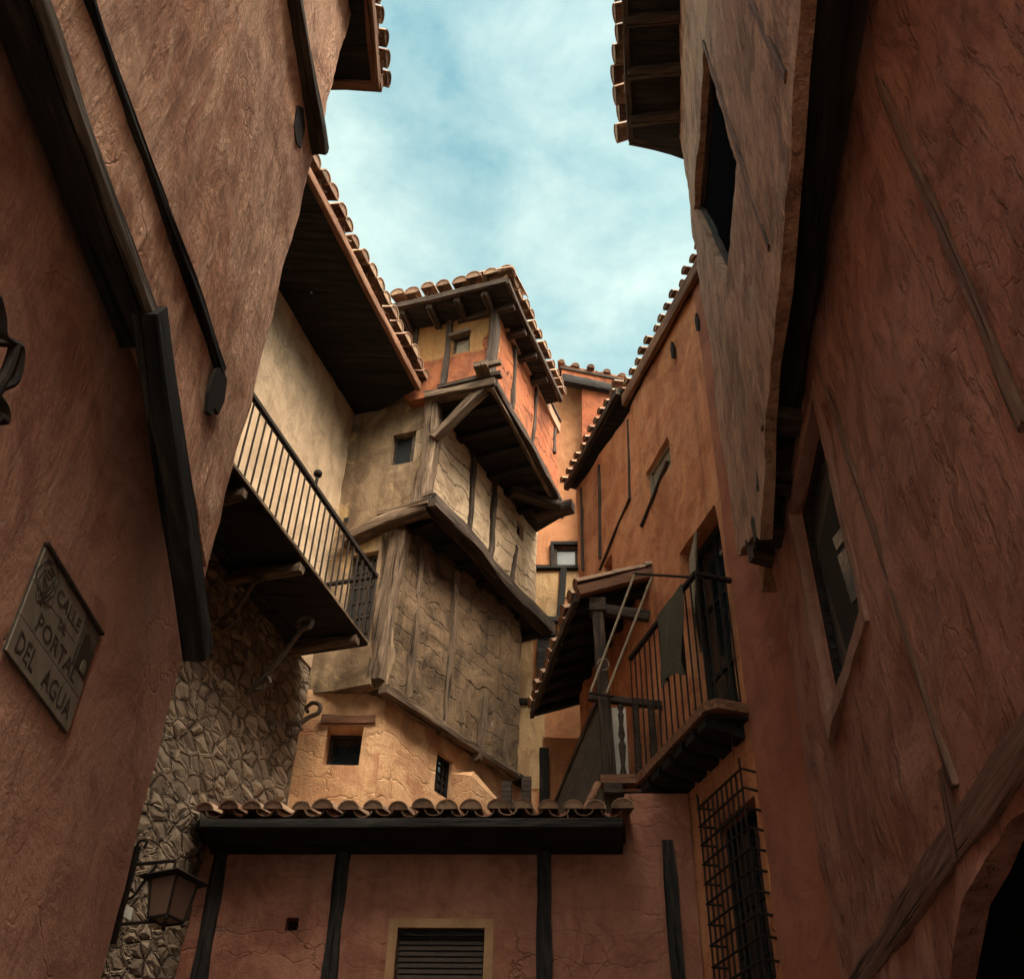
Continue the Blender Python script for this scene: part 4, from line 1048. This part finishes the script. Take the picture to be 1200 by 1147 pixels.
wp = GP.off(.06); 
beam(GP.at(uL, zGe+.08, .06), GP.at(gu(733, 985), zGe+.08, .06), .12, .14, M['black'], G, name='wall_plate', rough=.008)
Lg = (ge1-ge0).length
prism('eave_boarding', [ge0-GP.n*.02-UP*.055, ge0-GP.n*.42-UP*.13, ge0-GP.n*.42-UP*.03, ge0-GP.n*.02-UP*.03], ge1-ge0, M['soffit'], G)
tiles(ge0+UP*.055, ge1+UP*.055, -GP.n, .3, 2.2, M['tile'], G, pitch=.218, r=.094, rows=4)
prism('roof', [ge0+UP*.0, ge1+UP*.0, ge1-GP.n*2.4+UP*.70, ge0-GP.n*2.4+UP*.70], (0, 0, .03), M['soffit'], G)
prism('core', [GP.at(uL, 0, -.3), GP.at(uR, 0, -.3), GP.at(uR, 0, -1.6), GP.at(uL, 0, -1.6)], (0, 0, zGe), M['dark'], G)
# chimney pots / posts on the roof
for q, h_ in (((594, 925), .35), ((617, 925), .45)):
    c_ = GP.off(-1.0).P(*q); boxdir(c_-UP*.1, GP.d*.05, GP.n*.05, UP*h_*.5, 'roof_post', M['wood'], G)
tube([GP.off(.2).P(686, 950), GP.off(-.1).P(701, 918)], .035, M['redwood'], G, 'water_spout', seg=8)

# ================================================================== STREET LAMP on the stone wall
LPn = Plane(0, 5.32, 90)
def lp(x, y, k=0): return LPn.P(x, y)+LPn.n*k
Lm = root('wall_lamp', 'black iron lantern hanging from a bracket against the rubble stone wall', 'street lamp', lp(145, 1100))
bar0 = lp(160, 992); bar1 = lp(129, 1105); bar1.x = bar0.x; bar1.y = bar0.y
beam(bar0, bar1, .02, .045, M['iron'], Lm, name='back_bar', rough=.001)
tube([bar0+UP*.0, bar0+UP*.03+Vector((.01, 0, 0)), bar0+Vector((.045, 0, .03)), bar0+Vector((.04, 0, -.005))], .007, M['iron'], Lm, 'curl', seg=6)
a0 = lp(158, 1013); a0.x = bar0.x; am = lp(206, 1008)
tube([a0, a0.lerp(am, .5), am, am-UP*.05], .009, M['iron'], Lm, 'top_arm', seg=6, sub=1)
tube([lp(184, 1013), lp(172, 1028), lp(158, 1048), lp(150, 1052), lp(150, 1042), lp(155, 1042)], .007, M['iron'], Lm, 'brace', seg=6)
tube([Vector((bar0.x, bar0.y, lp(140, 1083).z)), lp(183, 1079)], .008, M['iron'], Lm, 'lower_arm', seg=6)
lc = lp(205, 1030); LZ = lp(205, 1078).z
top = lp(205, 1018).z; rz = lp(205, 1032).z
yaw = R(-28)
ax = Vector((math.cos(yaw), math.sin(yaw), 0)); ay = Vector((-math.sin(yaw), math.cos(yaw), 0))
def sq(z, r, c=lc): return [Vector((c.x, c.y, z))+ax*r*sx+ay*r*sy for sx, sy in ((-1, -1), (1, -1), (1, 1), (-1, 1))]
hw = .08
def frus(name, za, ra, zb, rb, mat, parent):
    vs = sq(za, ra)+sq(zb, rb); return obj(name, vs, [(0, 1, 2, 3), (7, 6, 5, 4), (0, 4, 5, 1), (1, 5, 6, 2), (2, 6, 7, 3), (3, 7, 4, 0)], mat, parent)
frus('lamp_roof', rz, hw*1.6, rz+.055, hw*.35, M['iron'], Lm)
body = frus('lamp_glass', LZ+.0, hw*.72, rz, hw*.98, M['lampglass'], Lm)
fv = ([], [])
A_ = sq(LZ, hw*.74); B2 = sq(rz, hw*1.0)
for i in range(4):
    tube([A_[i], B2[i]], .007, None, None, '', seg=5, join=fv); tube([A_[i], A_[(i+1) % 4]], .008, None, None, '', seg=5, join=fv); tube([B2[i], B2[(i+1) % 4]], .008, None, None, '', seg=5, join=fv)
obj('lamp_frame', fv[0], fv[1], M['iron'], Lm)
tube([Vector((lc.x, lc.y, rz+.05)), Vector((lc.x, lc.y, am.z-.04))], .014, M['iron'], Lm, 'hanger', seg=8)
for i in range(4): ball(A_[i]-UP*.015, .011, 'foot', M['iron'], Lm)
ball(Vector((lc.x, lc.y, LZ-.02)), .014, 'foot', M['iron'], Lm)
pt = prism('name_plate', [lp(*q) for q in ((148, 1059), (156, 1064), (153, 1078), (144, 1073))], (0, .006, 0), M['white'], Lm)
boxdir(Vector((bar0.x-.05, bar0.y-.02, bar0.z-.1)), Vector((.05, 0, 0)), Vector((0, .012, 0)), UP*.012, 'fixing', M['iron'], Lm)
boxdir(Vector((bar0.x-.05, bar0.y-.02, bar1.z+.1)), Vector((.05, 0, 0)), Vector((0, .012, 0)), UP*.012, 'fixing', M['iron'], Lm)

# ================================================================== HOUSE H (right, near)
HL = Plane(1.35, 0, 5.5)
hc = [HL.px(905, 640)[0], HL.px(985, 1147)[0]]; uh = sum(hc)/2
HH = root('rough_red_house', 'dark red rough plastered house on the right with a diamond-looking casement and jettied upper floor', 'house', (2.2, 1, 0))
HH['label'] = 'dark red rough plastered house on the right with the ribbed jettied upper floor'
hw_ = HL.rect([(955, 467), (925, 635), (982, 814), (1015, 712)])
print('H win', hw_, 'uh', hc)
c_up = HL.P(905, 640)
HU = Plane(.9, 0, 8)
uhu = (HU.px(800, 200)[0]+HU.px(850, 520)[0])/2
zHt = HU.px(797, 190)[1]
zHs = HL.px(952, 346)[1]
print('HU corner', HU.px(797, 190), HU.px(808, 290), HU.px(850, 520), HU.px(868, 600), 'soffit', zHs, HL.px(1000, 0), 'bottom', [HU.px(*q) for q in ((933, 0), (914, 346), (897, 500), (880, 600))])
# arch opening low on the right
ar = [HL.px(*q) for q in ((1215, 940), (1172, 965), (1150, 1020), (1128, 1060), (1100, 1147))]
zsf = HL.px(920, 500)[1]
wall('lower_wall', HL, [(-3.2, 0), (uh, 0), (uh, 6.62), (-3.2, 6.62)], [rq(hw_), [(-1.2, .0), (ar[4][0], 0), (ar[4][0], ar[4][1]-.1), ar[3], ar[2], ar[1], ar[0], (ar[0][0]-.9, ar[0][1]+.15), (-1.2, 2.4)]], M['H'], HH, thick=.35, res=.085, amp=.03, fr=1.7)
hwf = window(HL, hw_, HH, M['black'], M['matglass'], depth=.09, fw=.07, bars=(0, 0), label='deep casement window with a lighter rendered surround')
# inner casement leaf with its small lit panes
hp = HL.off(-.05)
prism('casement', [hp.P(*q) for q in ((977, 566), (1014, 701), (996, 768), (960, 646))], HL.n*.012, M['greycase'], hwf)
for qd in (((979, 631), (988, 619), (993, 632), (984, 645)), ((985, 652), (994, 642), (1010, 698), (1002, 707))):
    prism('small_pane', [hp.P(*q)+HL.n*.014 for q in qd], HL.n*.004, M['skyglass'], hwf)
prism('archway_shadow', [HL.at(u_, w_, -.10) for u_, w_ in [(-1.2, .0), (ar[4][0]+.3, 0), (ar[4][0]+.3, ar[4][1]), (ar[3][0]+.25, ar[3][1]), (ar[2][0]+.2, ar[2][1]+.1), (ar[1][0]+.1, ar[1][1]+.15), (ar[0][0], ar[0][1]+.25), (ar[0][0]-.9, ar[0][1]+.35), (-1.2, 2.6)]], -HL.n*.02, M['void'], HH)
sr1 = rq((hw_[0]-.07, hw_[1]+.09, hw_[2]-.1, hw_[3]+.07))
wall('window_surround', HL.off(.025), sr1, [rq((hw_[0]+.005, hw_[1]-.005, hw_[2]+.005, hw_[3]-.005))], M['hsur'], HH, thick=.06, res=.1, amp=.015, fr=3)
# upper floor
bot = [HU.px(*q) for q in ((868, 603), (882, 628), (893, 632), (896, 560), (897, 500), (901, 430), (914, 346), (926, 180), (932, 80))]
out = [(uhu+.02, bot[0][1])]+bot[1:]+[(-3.2, bot[-1][1]), (-3.2, zHt+.1), (uhu, zHt+.1), (uhu, HU.px(808, 290)[1]), (uhu, HU.px(822, 370)[1])]
hu_w = [HU.px(*q) for q in ((825, 56), (861, 190), (852, 333), (813, 245))]
wall('upper_wall', HU, out, [hu_w], M['Hup'], HH, thick=.07, res=.085, amp=.02, fr=1.6, jit=.01)
uu_ = [q[0] for q in hu_w]; ww_ = [q[1] for q in hu_w]
uwf = pane_in(HU, (min(uu_), max(uu_), min(ww_), max(ww_)), .13, M['void'], HH, 'window_pane', grow=.1)
for i in range(4):
    a = hu_w[i]; b_ = hu_w[(i+1) % 4]
    beam(HU.at(*a, -.09), HU.at(*b_, -.09), .07, .05, M['wood'], uwf, name='window_frame', up=HU.n)
prism('jetty_soffit', [HU.at(5.95, 6.52, -.02), HU.at(-3.0, 6.52, -.02), HL.at(-3.0, 6.52, -.1), HL.at(uh, 6.52, -.1)], (0, 0, .08), M['dark'], HH)
beam(HU.at(-3.0, 6.46, -.14), HU.at(5.5, 6.46, -.14), .2, .14, M['soffit'], HH, name='jetty_beam', rough=.02)
# ragged timber ends under the corner
for u, zz_, w_, h_ in ((4.9, 6.40, .16, .16), (5.45, 6.36, .2, .2), (5.95, 6.34, .22, .24), (6.3, 6.40, .2, .24)):
    beam(HL.at(u, zz_, -.1), HU.at(u, zz_+.03, -.02), w_, h_, M['wood'], HH, name='joist_end', rough=.05)
beam(HU.at(5.2, 6.46, -.14), HU.at(6.25, 6.50, -.12), .2, .2, M['wood'], HH, name='joist_end', rough=.05)
# timbers in the rough wall
for pl, a, b_, w_, m_ in ((HL, (1030, 90), (1200, 500), .05, 'htimber'), (HL, (955, 410), (1120, 920), .035, 'htimber'), (HL, (1215, 850), (1000, 1160), .15, 'htimber'), (HL, (1105, 900), (1125, 1010), .07, 'htimber')):
    beam_px(pl, a, b_, w_, .03, M[m_], HH, k=.0, name='timber', rough=.01)
for a, b_, w_ in (((825, 50), (902, 290), .05), ((880, 0), (921, 90), .08)):
    beam_px(HU, a, b_, w_*.8, .05, M['htimber'], HH, k=-.012, name='timber', rough=.01)
prism('core', [HL.at(-3.0, 0, -.35), HL.at(uh-.0, 0, -.35), HL.at(uh, 0, -6), HL.at(-3.0, 0, -6)], (0, 0, 6.5), M['void'], HH)
prism('upper_core', [HU.at(-3.0, 6.55, -.145), HU.at(uhu-.03, 6.55, -.145), HU.at(uhu, 6.55, -6), HU.at(-3.0, 6.55, -6)], (0, 0, zHt-6.55), M['Hup'], HH)
# roof
zr_ = zHt+.02
k0 = HZ(797, 190, zr_); k1 = HZ(739, 165, zr_); k2 = HZ(728, 0, zr_)
rd = HU.d
prism('roof', [k1, k1-rd*9.5, HU.at(-3.6, zr_, -4), HU.at(uhu+.8, zr_, -4), k0+Vector((.2, .02, 0))], (0, 0, .08), M['soffit'], HH)
beam(k1+UP*.03, k1-rd*9.5+UP*.03, .07, .13, M['wood'], HH, name='eave_board')
tiles(k1-rd*9.5+UP*.14+HU.n*.12, k1+UP*.14+HU.n*.12, -HU.n, .3, 1.4, M['tile'], HH, pitch=.25, r=.118, rows=3, ch=.1)
beam(k1+UP*.06, k0+Vector((.4, 0, .1)), .1, .16, M['wood'], HH, name='verge_board', rough=.02)
for i in range(7):
    p = k1-rd*(.3+i*.6); beam(p-UP*.05, p-HU.n*.9-UP*.05, .12, .1, M['wood'], HH, name='rafter', rough=.015)

# ------------------------------------------------------------------ sky, sun, camera
SUN_EL, SUN_AZ = 52, 140     # azimuth clockwise from +Y (behind the viewer, to the right)
w = bpy.data.worlds.new('World'); sc.world = w; w.use_nodes = True; nt = w.node_tree; nt.nodes.clear(); b = NB(nt)
wo = nt.nodes.new('ShaderNodeOutputWorld'); bg = nt.nodes.new('ShaderNodeBackground'); nt.links.new(bg.outputs[0], wo.inputs[0])
sky = b.n('ShaderNodeTexSky', sky_type='NISHITA'); sky.sun_disc = False; sky.sun_elevation = R(SUN_EL); sky.sun_rotation = R(SUN_AZ); sky.air_density = 1.2; sky.dust_density = 1.5
tc = b.n('ShaderNodeTexCoord').outputs['Generated']
mpn = b.n('ShaderNodeMapping', inp={'Vector': tc, 'Scale': (1.0, 1.0, 1.5), 'Location': (.3, .7, .1)}).outputs[0]
n1 = b.noise(mpn, 2.6, 8, .58, .35); n2 = b.noise(mpn, 7.5, 8, .6, .3)
cl_ = b.math('ADD', b.math('MULTIPLY', n1, .62), b.math('MULTIPLY', n2, .38))
zs = b.n('ShaderNodeSeparateXYZ', inp={0: tc}).outputs[2]
hz = b.ramp(zs, .70, .90, (1, 1, 1, 1), (0, 0, 0, 1))
cl_ = b.math('ADD', cl_, b.math('MULTIPLY', hz, .13))
mask = b.ramp(cl_, .40, .66)
skyc = b.mix(1.0, sky.outputs[0], (.60, .92, .64), 'MULTIPLY')
skc = b.mix(b.math('MULTIPLY', mask, .85), skyc, (2.75, 3.3, 3.0))
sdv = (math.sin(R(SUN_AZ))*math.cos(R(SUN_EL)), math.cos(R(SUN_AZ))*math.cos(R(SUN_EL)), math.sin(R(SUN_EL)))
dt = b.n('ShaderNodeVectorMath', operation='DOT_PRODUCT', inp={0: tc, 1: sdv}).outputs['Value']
gl_ = b.math('POWER', b.math('MAXIMUM', dt, 0.0), 8.0)     # glow added round the unseen sun, behind the viewer, to brighten the walls
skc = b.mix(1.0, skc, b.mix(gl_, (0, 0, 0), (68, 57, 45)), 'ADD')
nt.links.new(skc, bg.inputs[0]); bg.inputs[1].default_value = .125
sl = bpy.data.lights.new('sun', 'SUN'); sl.energy = 1.3; sl.angle = R(40); sl.color = (1, .88, .72)
so_ = bpy.data.objects.new('sun', sl); COL.objects.link(so_)
d = Vector((math.sin(R(SUN_AZ))*math.cos(R(SUN_EL)), math.cos(R(SUN_AZ))*math.cos(R(SUN_EL)), math.sin(R(SUN_EL))))
so_.rotation_mode = 'QUATERNION'; so_.rotation_quaternion = d.to_track_quat('Z', 'Y'); so_.location = (0, 0, 30)

cam = bpy.data.cameras.new('camera'); co = bpy.data.objects.new('camera', cam); COL.objects.link(co); sc.camera = co
cam.sensor_fit = 'HORIZONTAL'; cam.sensor_width = 36; cam.lens = 36*FPX/1200; cam.clip_end = 500; cam.clip_start = .05
fwd = ray(CX, CY).normalized(); rt = (ray(CX+100, CY)-ray(CX, CY)).normalized(); upv = rt.cross(fwd)
Mx = Matrix((rt, upv, -fwd)).transposed().to_4x4(); Mx.translation = CAM; co.matrix_world = Mx

sc.view_settings.view_transform = 'Standard'; sc.view_settings.look = 'None'; sc.view_settings.exposure = 1.5
sc.view_settings.gamma = 1; sc.view_settings.use_curve_mapping = False
sc.cycles.max_bounces = 6; sc.cycles.diffuse_bounces = 4; sc.cycles.glossy_bounces = 2; sc.cycles.transmission_bounces = 2
